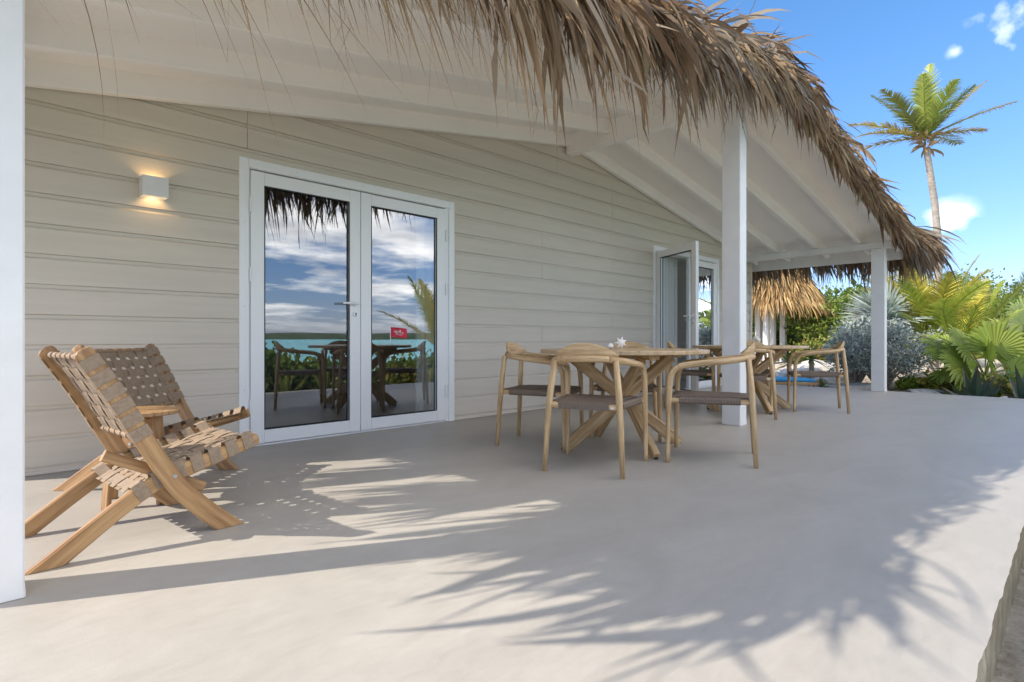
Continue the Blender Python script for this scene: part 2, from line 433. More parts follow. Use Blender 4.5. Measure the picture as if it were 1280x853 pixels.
mb = MB(); mb.box(x0, x0 + .02, DECK0 + .03, WALL + .25, -.36, -.004); mb.build('slab_end', 'rawedge', o)

# ------------------------------------------------------------------ the house
house = empty('beach_house', (RIDGE, WALL, 0))
tag(house, 'beige clapboard beach house with white veranda posts and dry palm thatch roof', 'house')
HO = Vector((RIDGE, WALL, 0))
def hpart(name, mb, m, parent=None, sharp=None, smooth=False):
    """part of the house: geometry is given in world metres, the house root sits at its front wall"""
    if parent is None:
        mb.v = [(x - HO.x, y - HO.y, z - HO.z) for x, y, z in mb.v]
    return mb.build(name, m, parent or house, smooth, sharp)

D1 = (1.54, 3.65, 2.255); D2 = (7.50, 9.69, 2.265)
# structural wall behind the boards, with the two door openings
def prism(mb, poly, y0, y1):
    n = len(poly)
    mb.add([(x, y0, z) for x, z in poly] + [(x, y1, z) for x, z in poly],
           [tuple(range(n)), tuple(reversed(range(n, 2 * n)))] + [((i + 1) % n, i, n + i, n + (i + 1) % n) for i in range(n)])
mb = MB(); yb0, yb1 = WALL + .004, WALL + .14
tp = lambda x: zc(x) + .02
for a, b_, lo in ((HX0, D1[0] + .06, -.3), (D1[0] + .06, D1[1] - .06, D1[2] - .06), (D1[1] - .06, RIDGE, -.3), (RIDGE, D2[0] + .06, -.3), (D2[0] + .06, D2[1] - .06, D2[2] - .06), (D2[1] - .06, HX1, -.3)):
    prism(mb, [(a, lo), (b_, lo), (b_, tp(b_)), (a, tp(a))], yb0, yb1)
wall = hpart('wall', mb, 'siding')
mb = MB(); mb.box(HX0, HX0 + .12, yb1 + .001, 10, -.3, tp(HX0), axis=1); mb.box(HX1 - .12, HX1, yb1 + .001, 10, -.3, tp(HX1), axis=1)
prism(mb, [(HX0, -.3), (HX1, -.3), (HX1, tp(HX1)), (RIDGE, tp(RIDGE)), (HX0, tp(HX0))], 10.001, 10.12); hpart('outer_wall', mb, 'siding')
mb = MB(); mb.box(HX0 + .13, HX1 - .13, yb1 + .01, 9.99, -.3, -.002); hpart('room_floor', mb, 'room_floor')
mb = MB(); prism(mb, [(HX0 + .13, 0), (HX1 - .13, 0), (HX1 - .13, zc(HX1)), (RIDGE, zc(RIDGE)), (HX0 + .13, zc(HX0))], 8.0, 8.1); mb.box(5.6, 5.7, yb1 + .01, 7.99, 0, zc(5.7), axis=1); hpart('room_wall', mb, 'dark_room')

PITCH = 0.19
def cut(me, planes):
    bm = bmesh.new(); bm.from_mesh(me)
    for co, no in planes:
        g = bm.verts[:] + bm.edges[:] + bm.faces[:]
        r_ = bmesh.ops.bisect_plane(bm, geom=g, plane_co=co, plane_no=no, clear_outer=True)
        ed = [e for e in r_['geom_cut'] if isinstance(e, bmesh.types.BMEdge)]
        if ed: bmesh.ops.holes_fill(bm, edges=ed)
    ok = len(bm.verts) > 3
    bm.to_mesh(me); bm.free()
    return ok
PROF = [(0.0, 0.0), (-0.022, 0.0), (-0.0215, 0.154), (-0.017, 0.160), (-0.010, 0.166), (-0.008, 0.1885), (0.0, 0.1885)]
def board(xa, xb, z0, zlo=None, zhi=None):
    # skip what lies above the roof line
    if z0 > max(zc(xa), zc(xb), zc(min(max(RIDGE, xa), xb))): return
    mb = MB(); k = len(PROF); j = U(-.0012, .0012)
    vs = [(x, WALL + y + j * (0 if y == 0 else 1), z0 + z) for x in (xa, xb) for y, z in PROF]
    mb.add(vs, [(i, (i + 1) % k, k + (i + 1) % k, k + i) for i in range(k)] + [tuple(range(k)), tuple(reversed(range(k, 2 * k)))])
    mb.f = [tuple(reversed(f)) for f in mb.f]
    mb.v = [(x - HO.x, y - HO.y, z - HO.z) for x, y, z in mb.v]
    me = mb.mesh('siding_board')
    pl = [(Vector((0, 0, 3.27 + .12)), Vector((.168, 0, 1)).normalized()), (Vector((0, 0, 3.27 + .12)), Vector((-.168, 0, 1)).normalized())]
    if zlo is not None: pl.append((Vector((0, 0, zlo)), Vector((0, 0, -1))))
    if zhi is not None: pl.append((Vector((0, 0, zhi)), Vector((0, 0, 1))))
    if not cut(me, pl): return
    me.materials.append(M['siding'])
    link('siding_board', me, house)
SEAM = (1.60, 6.45)
for r_i in range(-1, 18):
    z0 = 0.052 + PITCH * r_i; z1 = z0 + PITCH
    lo = 0.003 if z0 < 0 else None
    if z1 < D1[2]:
        segs = [(HX0, D1[0] + .012), (D1[1] - .012, 6.44 if r_i % 2 else 5.0), (6.443 if r_i % 2 else 5.003, D2[0] + .012), (D2[1] - .012, HX1)]
        for a, b_ in segs: board(a, b_, z0, lo)
    elif z0 < D1[2]:
        for a, b_ in ((HX0, D1[0] + .012), (D1[1] - .012, D2[0] + .012), (D2[1] - .012, HX1)): board(a, b_, z0)
        board(D1[0] + .0125, D1[1] - .0125, z0, D1[2] - .01); board(D2[0] + .0125, D2[1] - .0125, z0, D2[2] - .01)
    else:
        s1 = SEAM[0] if r_i % 2 == 0 else SEAM[0] + .0
        for a, b_ in ((HX0, s1), (s1 + .004, SEAM[1]), (SEAM[1] + .003, HX1)): board(a, b_, z0)
mb = MB(); mb.box(HX1 - .07, HX1 + .02, WALL - .035, WALL - .018, 0.003, zr(HX1), axis=2); hpart('corner_trim', mb, 'siding')
mb = MB(); mb.box(HX0 - .02, HX0 + .07, WALL - .035, WALL - .018, 0.003, zr(HX0), axis=2); hpart('corner_trim', mb, 'siding')

# --- doors
def leaf(x_h, y_h, ang, width, height, side, handle, z0=.022):
    """door leaf hinged at (x_h,y_h); side=+1 when the leaf runs to +X from its hinge when shut"""
    e = empty('tmp')
    bpy.data.objects.remove(e)
    st = .105; th = .05
    mb = MB(); w = width
    for a, b_ in ((0, st), (w - st, w)): mb.box(a, b_, -th / 2, th / 2, 0, height, .004, 2)
    mb.box(st + .0005, w - st - .0005, -th / 2 + .001, th / 2 - .001, 0, st, .004, 0); mb.box(st + .0005, w - st - .0005, -th / 2 + .001, th / 2 - .001, height - st, height, .004, 0)
    if side < 0: mb.v = [(-x, y, z) for x, y, z in mb.v]; mb.f = [tuple(reversed(f)) for f in mb.f]
    L = mb.build('door_leaf', 'alu', house, sharp=30)
    L.location = Vector((x_h, y_h, z0)) - HO; L.rotation_euler = (0, 0, ang)
    s = side
    def bx(mb, a, b_, *r_, **k):
        a, b_ = (a * s, b_ * s) if s > 0 else (-b_, -a); mb.box(a, b_, *r_, **k)
    mb = MB(); g = .007
    for yy in (-th / 2 + .006, th / 2 - .006):
        bx(mb, st - .001, st + g, yy - .004, yy + .004, st, height - st, axis=2); bx(mb, w - st - g, w - st + .001, yy - .004, yy + .004, st, height - st, axis=2)
        bx(mb, st + g, w - st - g, yy - .004, yy + .004, st - .001, st + g); bx(mb, st + g, w - st - g, yy - .004, yy + .004, height - st - g, height - st + .001)
    mb.build('gasket', 'black', L)
    mb = MB(); mb.add([(st * s, 0, st), ((w - st) * s, 0, st), ((w - st) * s, 0, height - st), (st * s, 0, height - st)], [(0, 1, 2, 3)]); mb.build('glass_pane', 'glass', L)
    for zz_ in (.30, height * .62, height - .27):
        mb = MB(); mb.tube([(-.004 * s, -th / 2 - .008, zz_ - .05), (-.004 * s, -th / 2 - .008, zz_ + .05)], .009, 10)
        for q in (-.052, .0, .052): mb.tube([(-.004 * s, -th / 2 - .008, zz_ + q - .004), (-.004 * s, -th / 2 - .008, zz_ + q + .004)], .0115, 10)
        mb.build('hinge', 'alu', L, sharp=40)
    if handle:
        xh = (w - .05) * s
        for q in (-1, 1):
            mb = MB(); y1 = q * th / 2
            mb.tube([(xh, y1, 1.14), (xh, y1 + q * .012, 1.14)], .026, 16); mb.tube([(xh, y1 + q * .01, 1.14), (xh, y1 + q * .05, 1.14)], .010, 10)
            mb.tube([(xh, y1 + q * .05, 1.14), (xh - .03 * s, y1 + q * .055, 1.14), (xh - .145 * s, y1 + q * .055, 1.138)], [.011, .0115, .010], 10)
            mb.build('door_handle', 'alu', L, sharp=40)
            mb = MB(); mb.tube([(xh, y1, 1.045), (xh, y1 + q * .010, 1.045)], .025, 16); mb.build('lock_plate', 'alu', L, sharp=40)
            mb = MB(); mb.tube([(xh, y1 + q * .004, 1.051), (xh, y1 + q * .0115, 1.051)], .0075, 10); mb.box(xh - .004, xh + .004, min(y1 + q * .004, y1 + q * .0113), max(y1 + q * .004, y1 + q * .0113), 1.028, 1.051)
            mb.build('keyhole', 'black', L)
    return L
def door_frame(D, lw, rw):
    x0, x1, h = D
    mb = MB()
    mb.box(x0, x0 + .07, WALL - .034, WALL + .005, .003, h, .003, 2); mb.box(x1 - .07, x1, WALL - .034, WALL + .005, .003, h, .003, 2)
    mb.box(x0 + .0705, x1 - .0705, WALL - .033, WALL + .005, h - .07, h - .0005, .003, 0)
    t_ = hpart('door_trim', mb, 'alu', sharp=30)
    mb = MB()
    mb.box(x0 + .0602, x0 + lw - .004, WALL - .020, WALL + .139, .003, h - .075, .002, 2); mb.box(x1 - rw + .004, x1 - .0602, WALL - .020, WALL + .139, .003, h - .075, .002, 2)
    mb.box(x0 + .0606, x1 - .0606, WALL - .020, WALL + .139, h - .0745, h - .0602, .002, 0)
    mb.box(x0 + lw, x1 - rw, WALL - .01, WALL + .13, .0008, .016)
    hpart('door_jamb', mb, 'alu', sharp=30)
    for zz_ in (.45, 1.1, 1.75):
        for xx in (x0 + .034, x1 - .034):
            mb = MB(); mb.tube([(xx, WALL - .0338, zz_), (xx, WALL - .0352, zz_)], .0045, 8); hpart('screw_head', mb, 'steel')
    for xx in (x0 + .45, (x0 + x1) / 2, x1 - .45):
        mb = MB(); mb.tube([(xx, WALL - .0328, h - .035), (xx, WALL - .0342, h - .035)], .0045, 8); hpart('screw_head', mb, 'steel')
door_frame(D1, .085, .115); door_frame(D2, .085, .115)
LH = 2.145
leaf(1.625, WALL - .005, 0, .949, LH, 1, True)
leaf(3.535, WALL - .005, 0, .955, LH, -1, False)
leaf(7.60, WALL - .04, math.atan2(-.89, -.455), .98, LH + .01, 1, True)
leaf(9.575, WALL - .005, 0, .985, LH + .01, -1, True)
# curtains inside
def curtain(xa, xb, y):
    mb = MB(); n = 60; vs = []
    for i in range(n + 1):
        x = xa + (xb - xa) * i / n; yy = y + .035 * math.sin(i * 1.05) + .015 * math.sin(i * .37 + 1)
        vs += [(x, yy, .04), (x + .004 * math.sin(i), yy * 1.0, 2.25)]
    mb.add(vs, [(2 * i, 2 * i + 2, 2 * i + 3, 2 * i + 1) for i in range(n)]); hpart('curtain', mb, 'curtain', smooth=True)
curtain(8.12, 8.78, WALL + .32); curtain(3.42, 3.72, WALL + .30); curtain(9.3, 9.75, WALL + .32)

# --- veranda: posts, beams, rafters, ceiling
def post(x0, x1, y0, y1, top):
    mb = MB(); w, d = x1 - x0, y1 - y0; cx_, cy_ = (x0 + x1) / 2, (y0 + y1) / 2
    path = [(cx_, cy_, z) for z in (.002, .02, .05, top)]
    mb.sweep(path, rect(w, d, .006), (0, 1, 0), [1.035, 1.03, 1.0, 1.0]); hpart('post', mb, 'white', sharp=25)
post(.0, .156, 2.435, 2.61, 2.30); post(5.412, 5.562, 2.33, 2.515, 3.155); post(10.55, 10.70, 2.21, 2.40, 2.30)
mb = MB(); mb.box(RIDGE - .06, RIDGE + .06, RAKE + .02, WALL - .036, 3.16, 3.425, .006, 1); hpart('ridge_beam', mb, 'ceiling', sharp=25)
for xa in (.02, 10.56):
    mb = MB(); mb.box(xa, xa + .115, RAKE + .02, WALL - .036, 2.302, 2.405, .005, 1); hpart('eave_beam', mb, 'white', sharp=25)
for s in (-1, 1):
    for y in (WALL - .07, 3.90, 3.235, 2.58, 2.135):
        mb = MB(); a = RIDGE + s * .03; b_ = RIDGE + s * 5.76
        mb.sweep([(a, y, zr(a) + .085), (b_, y, zr(b_) + .085)], rect(.062, .172, .004), (0, 0, 1)); hpart('rafter', mb, 'ceiling', sharp=25)
    mb = MB(); a = RIDGE; b_ = RIDGE + s * 5.85
    for k in range(1):
        mb.sweep([(a, (RAKE + 10.2) / 2, zc(a) + .02), (b_, (RAKE + 10.2) / 2, zc(b_) + .02)], rect(10.2 - RAKE, .034, .0), (0, 0, 1))
    hpart('ceiling_panel', mb, 'ceiling')
    mb = MB(); x = RIDGE + s * 5.81; mb.box(x - .015, x + .015, RAKE + .01, 10.1, 2.185, zc(x) - .004, .003, 1); hpart('fascia_board', mb, 'white', sharp=25)

# --- thatch
TH = [(0.40, 0.27, 0.15), (0.33, 0.21, 0.11), (0.24, 0.145, 0.075), (0.45, 0.34, 0.22), (0.36, 0.29, 0.22), (0.29, 0.24, 0.19), (0.50, 0.36, 0.19), (0.17, 0.10, 0.055), (0.42, 0.245, 0.10)]
def tcol():
    c = rnd.choice(TH); k = U(.72, 1.2); return (c[0] * k, c[1] * k, c[2] * k)
def blade(mb, p, d, L, w, g, n=6, curl=.25, col=None, tipfrac=.25, wind=(0, 0, 0), org=None):
    p = Vector(p); d = Vector(d).normalized(); G = Vector((0, 0, -1)) + Vector(wind)
    pts = []; sides = []; wd = []; h = L / n
    tw = U(0, 6.283); tws = U(-1.3, 1.3)
    sw = Vector((U(-curl, curl), U(-curl, curl), U(-curl * .4, curl * .4))); kink = rnd.randint(2, n - 1) if U(0, 1) < .42 else -1
    for i in range(n + 1):
        f = i / n
        if org is not None:
            wx, wy = p.x + org[0], p.y + org[1]
            if RAKE - .01 < wy and -.34 < wx < 11.36: p.z = max(p.z, zc(wx) + .05 - org[2])
        pts.append(p.copy())
        s_ = d.cross(Vector((0, 0, 1)));
        if s_.length < .05: s_ = Vector((1, 0, 0))
        s_.normalize(); q = Quaternion(d, tw + tws * f); sides.append(q @ s_)
        wd.append(w * (.55 + 1.6 * f * (1 - f) if f < .6 else max(.02, (1 - f) / .4 * .93)))
        p += d * h
        d = (d + G * g * h * 2.2 + sw * h * (1.5 * f)).normalized()
        if i == kink: d = (d + Vector((U(-.8, .8), U(-.6, .6), U(-.9, .25)))).normalized()
    c = col or tcol(); lu = .33 * (c[0] + c[1] + c[2]); c = tuple(x * .80 + lu * .20 for x in c) if org is not None else c; cs = [tuple(x * (1.05 - .22 * i / n) for x in c) for i in range(n + 1)]
    mb.ribbon(pts, wd, sides, cs)
core = MB()
for s in (-1, 1):
    a = RIDGE; b_ = RIDGE + s * 5.8
    core.sweep([(a, 6.42, zc(a) + .12), (b_, 6.35, zc(b_) + .12)], [(-3.9, -.075), (3.9, -.075), (3.9, .075), (-3.9, .075)] , (0, 0, 1))
M['thatchcore'] = mat('thatch_bed', (0.10, 0.065, 0.035), 0.95, (0.26, 0.18, 0.10), 6.0, 1.0, 30, stretch=(.6, 8, 8))
hpart('thatch_bed', core, 'thatchcore')
LEAVES = []      # parameters of every blade, the biggest become parts of their own
def L_(p, d, L, w, g, curl=.25, wind=(0, 0, 0), n=6, col=None, solo=False):
    LEAVES.append((p, d, L, w, g, curl, wind, n, col, solo))
GREYS = [(0.40, 0.32, 0.24), (0.34, 0.275, 0.21), (0.29, 0.24, 0.19), (0.46, 0.385, 0.295), (0.22, 0.175, 0.135)]
BROWN = [(0.36, 0.215, 0.10), (0.28, 0.155, 0.07), (0.42, 0.27, 0.13), (0.20, 0.11, 0.05), (0.46, 0.31, 0.155)]
def bundle(p, d, L, w, g, k, spread=.10, fan=.28, curl=.25, wind=(0, 0, 0), n=6, pal=None, solo=0.0):
    """one dry frond: k leaflets that share a root and a direction"""
    c0 = rnd.choice(pal or TH); kk = U(.75, 1.2)
    for _ in range(k):
        c = mixc(tuple(x * kk for x in c0), tcol(), U(0, .5))
        L_((p[0] + U(-spread, spread), p[1] + U(-spread, spread) * .5, p[2] + U(-spread, spread) * .4), (d[0] + U(-fan, fan), d[1] + U(-fan, fan), d[2] + U(-fan, fan)),
           L * U(.5, 1.1), w * rnd.choice((U(.25, .6), U(.5, 1.1), U(.9, 1.6), U(1.4, 2.1))), g * U(.5, 1.4), curl, wind, n, c, U(0, 1) < solo)
def mixc(a, b_, f): return tuple(x * (1 - f) + y * f for x, y in zip(a, b_))
# right slope: layered fronds combed down the slope along the open gable edge
for i in range(520):
    x = RIDGE + (U(0, 1) ** .95) * 6.0 - .3; lay = U(0, 1)
    y = 2.40 - .30 * (1 - lay) + U(-.06, .08); z = zc(max(x, RIDGE)) - .02 + .15 * lay + U(-.03, .03)
    bundle((x, y, z), (.85 + U(-.45, .3), -.30 + U(-.45, .35), -.26 + U(-.32, .24) - .15 * (1 - lay)), U(.38, .72), .0125, U(.35, 1.0), 11, .14, .32, .6, pal=GREYS + BROWN[:2] if lay > .4 else BROWN, solo=.03)
for i in range(170):                                   # the fringe under it
    x = RIDGE + U(-.3, 5.9); big = max(0, 1 - abs(x - 5.80) / .40)
    bundle((x, U(1.95, 2.09), zc(x) + U(0, .16)), (.55 + U(-.4, .3), -.22 + U(-.25, .25), -.6 + U(-.3, .3)), U(.28, .52) + .42 * big, .0115, U(.7, 1.5), 9, .10, .30, .5, pal=BROWN, solo=.04)
for i in range(260):                                    # loose ends against the sky
    x = RIDGE + U(-.4, 5.6)
    L_((x, U(2.2, 2.5), zc(x) + U(.08, .16)), (.8, U(-.6, .3), U(-.1, .5)), U(.2, .42), U(.003, .008), U(.3, .9), 1.2)
# left slope: long fronds hanging over the gable edge
for i in range(640):
    x = 5.7 - (U(0, 1) ** 1.1) * 4.6
    f = max(0, min(1, (x - 1.15) / 1.0))
    if U(0, 1) > f ** 1.6 * (1 if x > 2.7 else .75): continue
    hang = .55 + .45 * f - .22 * max(0, min(1, (x - 3.4) / 1.4))
    lay = U(0, 1)
    y = 2.38 - .30 * (1 - lay) + U(-.06, .08); z = zc(x) + .17 * lay + U(-.04, .03)
    if lay > .5 and U(0, 1) < .62:                      # lying over the edge, pointing along the eaves
        bundle((x, y, z), (.85 + U(-.6, .3), -.35 + U(-.4, .3), .0 + U(-.35, .22)), U(.4, .75), .0125, U(.5, 1.3), 10, .14, .40, .7, pal=GREYS + BROWN[:2], solo=.04)
    else:
        bundle((x, y, z), (.40 + U(-.55, .5), -.42 + U(-.4, .35), -.45 + U(-.4, .35)), hang * rnd.choice((U(.45, .8), U(.6, .95), U(.8, 1.1))), .0125, U(.8, 2.2), 8, .10, .38, .6, (U(-.05, .35), 0, 0), 8, pal=BROWN + GREYS[:2], solo=.05)
for i in range(120):                                    # fine strands towards the corner
    x = U(-.5, 2.2)
    L_((x, U(1.95, 2.1), zc(x) + U(0, .1)), (.3 + U(-.5, .6), -.35 + U(-.4, .2), -.6), U(.45, 1.0), U(.002, .0045), U(.7, 1.8), .6, (U(.1, .6), 0, 0), 10, rnd.choice(BROWN))
for i in range(16):
    x = U(1.55, 3.2)
    bundle((x, U(1.95, 2.08), zc(x) + U(0, .06)), (.3 + U(-.2, .3), -.3, -.7), U(.85, 1.2), .012, U(1.2, 2.2), 4, .03, .10, .3, (U(0, .3), 0, 0), 9, pal=BROWN, solo=.3)
# left corner and left eave
for i in range(95):
    y = U(2.0, 3.05); x = -.45 + U(-.25, .2)
    bundle((x, y, zc(-.35) + U(0, .22)), (-.75 + U(-.3, .3), U(-.4, .3), -.2 + U(-.35, .25)), U(.5, .95), .022, U(.4, 1.1), 7, .12, .55, 2.4, n=10)
for i in range(120):
    y = U(3.0, 10.0); x = -.32 + U(-.1, .1)
    bundle((x, y, zc(-.35) + U(0, .2)), (-.55 + U(-.3, .3), U(-.3, .3), -.4), U(.30, .55), .022, U(.8, 1.6), 6, .1, .45)
for i in range(120):
    x = U(-.7, 1.3)
    bundle((x, U(2.12, 2.45), zc(x) + U(.0, .18)), (-.1 + U(-.5, .5), -.35, -.3), U(.28, .5), .013, U(1, 2), 7, .1, .3)
for (ya, yb, k) in ((3.38, 3.78, 34), (4.22, 4.42, 16), (3.05, 3.15, 6)):      # unseen low tufts added on the left eave to break up the floor sunlight
    for i in range(k):
        bundle((-.42 + U(-.1, .1), U(ya, yb), zc(-.35) + U(-.1, .12)), (-.25 + U(-.3, .3), U(-.25, .25), -.7), U(.75, 1.0), .02, U(1.0, 1.8), 6, .06, .3, .8, n=9)
for i in range(34):                                    # long threads blowing in from the corner
    x = U(-.35, .55); L_((x, U(1.9, 2.05), zc(x) + U(-.05, .05)), (.45 + U(-.4, .5), -.25 + U(-.3, .2), -.6), U(.85, 1.25), U(.0014, .0026), U(.35, .9), 1.7, (U(.2, .9), 0, 0), 14, rnd.choice(BROWN))
for i in range(46):
    x = U(.5, 1.75); bundle((x, U(1.92, 2.06), zc(x) + U(-.04, .06)), (.35 + U(-.4, .4), -.25 + U(-.2, .2), -.65), U(.6, .88), .0042, U(.8, 1.6), 6, .05, .2, .6, (U(.1, .5), 0, 0), 9, pal=BROWN)
# far eave
for i in range(320):
    y = U(1.95, 7.0); x = 11.42 + U(-.04, .10)
    bundle((x, y, zc(11.3) + U(-.05, .24)), (.6 + U(-.5, .3), -.1 + U(-.4, .3), -.25 + U(-.3, .3)), U(.55, .95), .014, U(1.0, 2.0), 10, .1, .22, .35, pal=BROWN + GREYS[:2])
for i in range(110):                                   # the outer corner, blown outwards
    bundle((11.25 + U(-.5, .2), U(2.0, 2.4), zc(11.3) + U(-.02, .2)), (.85 + U(-.3, .3), -.75 + U(-.3, .3), -.22 + U(-.25, .25)), U(.75, 1.1), .014, U(.6, 1.2), 9, .1, .22, .35, pal=GREYS + BROWN[:2])
for i in range(900):                                    # top of the roof near the open edge
    x = U(-.3, 11.4); s = 1 if x > RIDGE else -1
    L_((x, U(2.4, 4.5), zc(x) + U(.18, .24)), (s * .95, U(-.3, .3), -.05 + U(-.1, .08)), U(.5, .9), U(.01, .022), U(.1, .4))
stuff = MB(); nsolo = 0
for l in LEAVES:
    if l[9] and nsolo < 290:                            # a leaf big enough to pick out is a part of its own
        nsolo += 1; mb = MB(); blade(mb, (0, 0, 0), l[1], l[2] * 1.05, l[3] * 1.5, l[4], 8, l[5], l[8], wind=l[6], org=l[0])
        me = mb.mesh('thatch_leaf'); me.materials.append(M['thatch']); o = link('thatch_leaf', me, house); o.location = Vector(l[0]) - HO
    else:
        blade(stuff, l[0], l[1], l[2], l[3], l[4], l[7], l[5], l[8], wind=l[6], org=(0, 0, 0))
tag(hpart('thatch_fringe', stuff, 'thatch'), kind='stuff')

# ------------------------------------------------------------------ wall lamp
lx, lz = 0.965, 1.895
lamp = empty('wall_lamp', (lx, WALL - .017, lz)); tag(lamp, 'small white cube wall lamp glowing up and down on beige boards', 'lamp')
mb = MB(); w, d, h, t_ = .155, .105, .135, .005
mb.box(-w / 2, w / 2, -d, -d + t_, -h / 2, h / 2); mb.box(-w / 2, w / 2, -t_, 0, -h / 2, h / 2)
mb.box(-w / 2, -w / 2 + t_, -d + t_, -t_, -h / 2, h / 2, axis=1); mb.box(w / 2 - t_, w / 2, -d + t_, -t_, -h / 2, h / 2, axis=1)
mb.build('housing', 'white', lamp)
mb = MB(); mb.box(-w / 2 + t_ + .001, w / 2 - t_ - .001, -d + t_ + .001, -t_ - .001, -.022, .022); mb.build('light_source', 'glow', lamp)
for s in (-1, 1):
    ld = bpy.data.lights.new('lamp_beam', 'SPOT'); ld.energy = 0.30; ld.color = (1.0, 0.60, 0.24); ld.spot_size = R_(125); ld.spot_blend = .35; ld.shadow_soft_size = .012
    lo_ = bpy.data.objects.new('lamp_beam', ld); COL.objects.link(lo_); lo_.parent = lamp; lo_.location = (0, -d * .5, s * .03)
    lo_.rotation_euler = (0 if s < 0 else math.pi, 0, 0)

# ------------------------------------------------------------------ folding lounge chairs with woven webbing
def floor_cut(o):
    cut(o.data, [(Vector((0, 0, .002)), Vector((0, 0, -1)))]); o.data.set_sharp_from_angle(angle=R_(30))
def lounge_chair(label):
    c = empty('lounge_chair'); tag(c, label, 'lounge chair', 'webbed folding lounge chairs')
    HWD = .285
    back = spline([(.15, 0, .785), (.25, 0, .62), (.345, 0, .44), (.42, 0, .305), (.49, 0, .20), (.59, 0, .09), (.715, 0, -.03)], 5)
    rear = spline([(-.03, 0, -.045), (.06, 0, .018), (.165, 0, .095), (.285, 0, .180), (.408, 0, .252), (.527, 0, .288), (.67, 0, .328), (.815, 0, .372)], 5)
    def off(path, y): return [Vector((p.x, y, p.z)) for p in path]
    for s in (-1, 1):
        mb = MB(); n = len(back)
        sc_ = [1.0] * n
        path = off(back, s * HWD)
        mb.sweep([path[0] + Vector((-.016, 0, .022)), path[0] + Vector((-.012, 0, .017)), path[0] + Vector((-.006, 0, .009))] + path, rect(.028, .072, .006), (1, 0, .2), [.35, .75, .93] + [.95 + .30 * (i / n) ** 2 for i in range(n)], off=s * 3 + 1)
        floor_cut(mb.build('back_rail', 'teak', c, sharp=30))
        mb = MB(); path = off(rear, s * (HWD - .033)); n = len(rear)
        mb.sweep(path + [path[-1] + Vector((.012, 0, .004)), path[-1] + Vector((.019, 0, .006))], rect(.028, .066, .006), (0, 0, 1), [1.12 - .22 * i / n for i in range(n)] + [.75, .3], off=s * 5 + 2)
        floor_cut(mb.build('seat_rail', 'teak', c, sharp=30))
        mb = MB(); mb.tube([(.455, s * (HWD + .0148), .272), (.455, s * (HWD + .018), .272)], .0085, 12); mb.tube([(.455, s * (HWD + .018), .272), (.455, s * (HWD + .020), .272)], .005, 8); mb.build('pivot_bolt', 'steel', c, sharp=40)
        if s > 0: continue
        mb = MB(); y = s * (HWD - .066); mb.sweep([(.222, y, .385), (.42, y, .285), (.60, y, .185)], rect(.026, .045, .005), (0, 0, 1), off=s * 7); mb.build('strut', 'teak', c, sharp=30)
    for (x, z, r_) in ((.155, .778, .011), (.347, .437, .011), (.40, .225, .014), (.775, .355, .013)):
        mb = MB(); y1 = HWD - (.017 if x in (.155, .347) else .05)
        mb.tube([(x, -y1, z), (x, y1, z)], r_, 10, off=x); mb.build('cross_bar', 'teak', c, smooth=True)
    # webbing: cross straps wrap the rails, long straps weave over and under
    def web(path, hw, nlong, wrap_y, up, ends):
        segs = []; P = [path[0]]; acc = 0
        L = sum((path[i + 1] - path[i]).length for i in range(len(path) - 1))
        def at(sv):
            a = 0
            for i in range(len(path) - 1):
                l = (path[i + 1] - path[i]).length
                if a + l >= sv or i == len(path) - 2:
                    f = (sv - a) / l; p = path[i].lerp(path[i + 1], f); t_ = (path[i + 1] - path[i]).normalized(); return p, t_
                a += l
        bw = .049; ncross = max(3, round(L / .072))
        for k in range(ncross):
            sv = L * (k + .5) / ncross; mb = MB(); pts = []
            p0, t_ = at(sv); nn = Vector((-t_.z, 0, t_.x)); nn = nn if nn.dot(up) > 0 else -nn
            m_ = nlong * 4
            for j in range(m_ + 1):
                y = -hw + 2 * hw * j / m_
                ph = math.cos(math.pi * ((y + hw) / (2 * hw) * nlong - .5 + k))
                pts.append(Vector((p0.x, y, p0.z)) + nn * (.0035 * ph))
            # wrapped ends around the rails
            R0 = [Vector((p0.x, -wrap_y, p0.z)) + nn * q for q in (-.036, .036)]; R1 = [Vector((p0.x, wrap_y, p0.z)) + nn * q for q in (-.036, .036)]
            pts = [R0[0] + Vector((0, .034, 0)), R0[0], R0[1], R0[1] + Vector((0, .034, 0))] + pts[2:-2] + [R1[1] + Vector((0, -.034, 0)), R1[1], R1[0], R1[0] + Vector((0, -.034, 0))]
            mb.sweep(pts, rect(.0022, bw), t_)
            # make the band lie across: section is (width along t, thickness)
            mb.build('cross_strap', 'web', c)
        for k in range(nlong):
            y = -hw + 2 * hw * (k + .5) / nlong; mb = MB(); pts = []
            m_ = ncross * 4
            for j in range(m_ + 1):
                p, t_ = at(L * j / m_); nn = Vector((-t_.z, 0, t_.x)); nn = nn if nn.dot(up) > 0 else -nn
                ph = -math.cos(math.pi * ((j / m_) * ncross - .5 + k))
                pts.append(Vector((p.x, y, p.z)) + nn * (.0035 * ph))
            mb.sweep(pts, rect(bw * .98, .0022), up); mb.build('long_strap', 'web', c)
    for (x, z) in ((.155, .778), (.347, .437)):          # the long straps loop over the bars
        for k in range(7):
            y = -(HWD - .018) + 2 * (HWD - .018) * (k + .5) / 7; mb = MB(); mb.tube([(x, y - .024, z), (x, y + .024, z)], .0145, 12); mb.build('strap_loop', 'web', c, sharp=40)
    bp_ = [Vector(p) for p in back if p.z > .43]
    web(bp_, HWD - .018, 7, HWD + .0165, Vector((1, 0, .5)), None)
    sp_ = [Vector(p) + Vector((0, 0, .012)) for p in rear if p.x > .30]
    web(sp_, HWD - .052, 7, HWD - .033 + .0165, Vector((0, 0, 1)), None)
    return c
ca = lounge_chair('webbed folding wood lounge chair squared to the veranda post, its side in full sun')
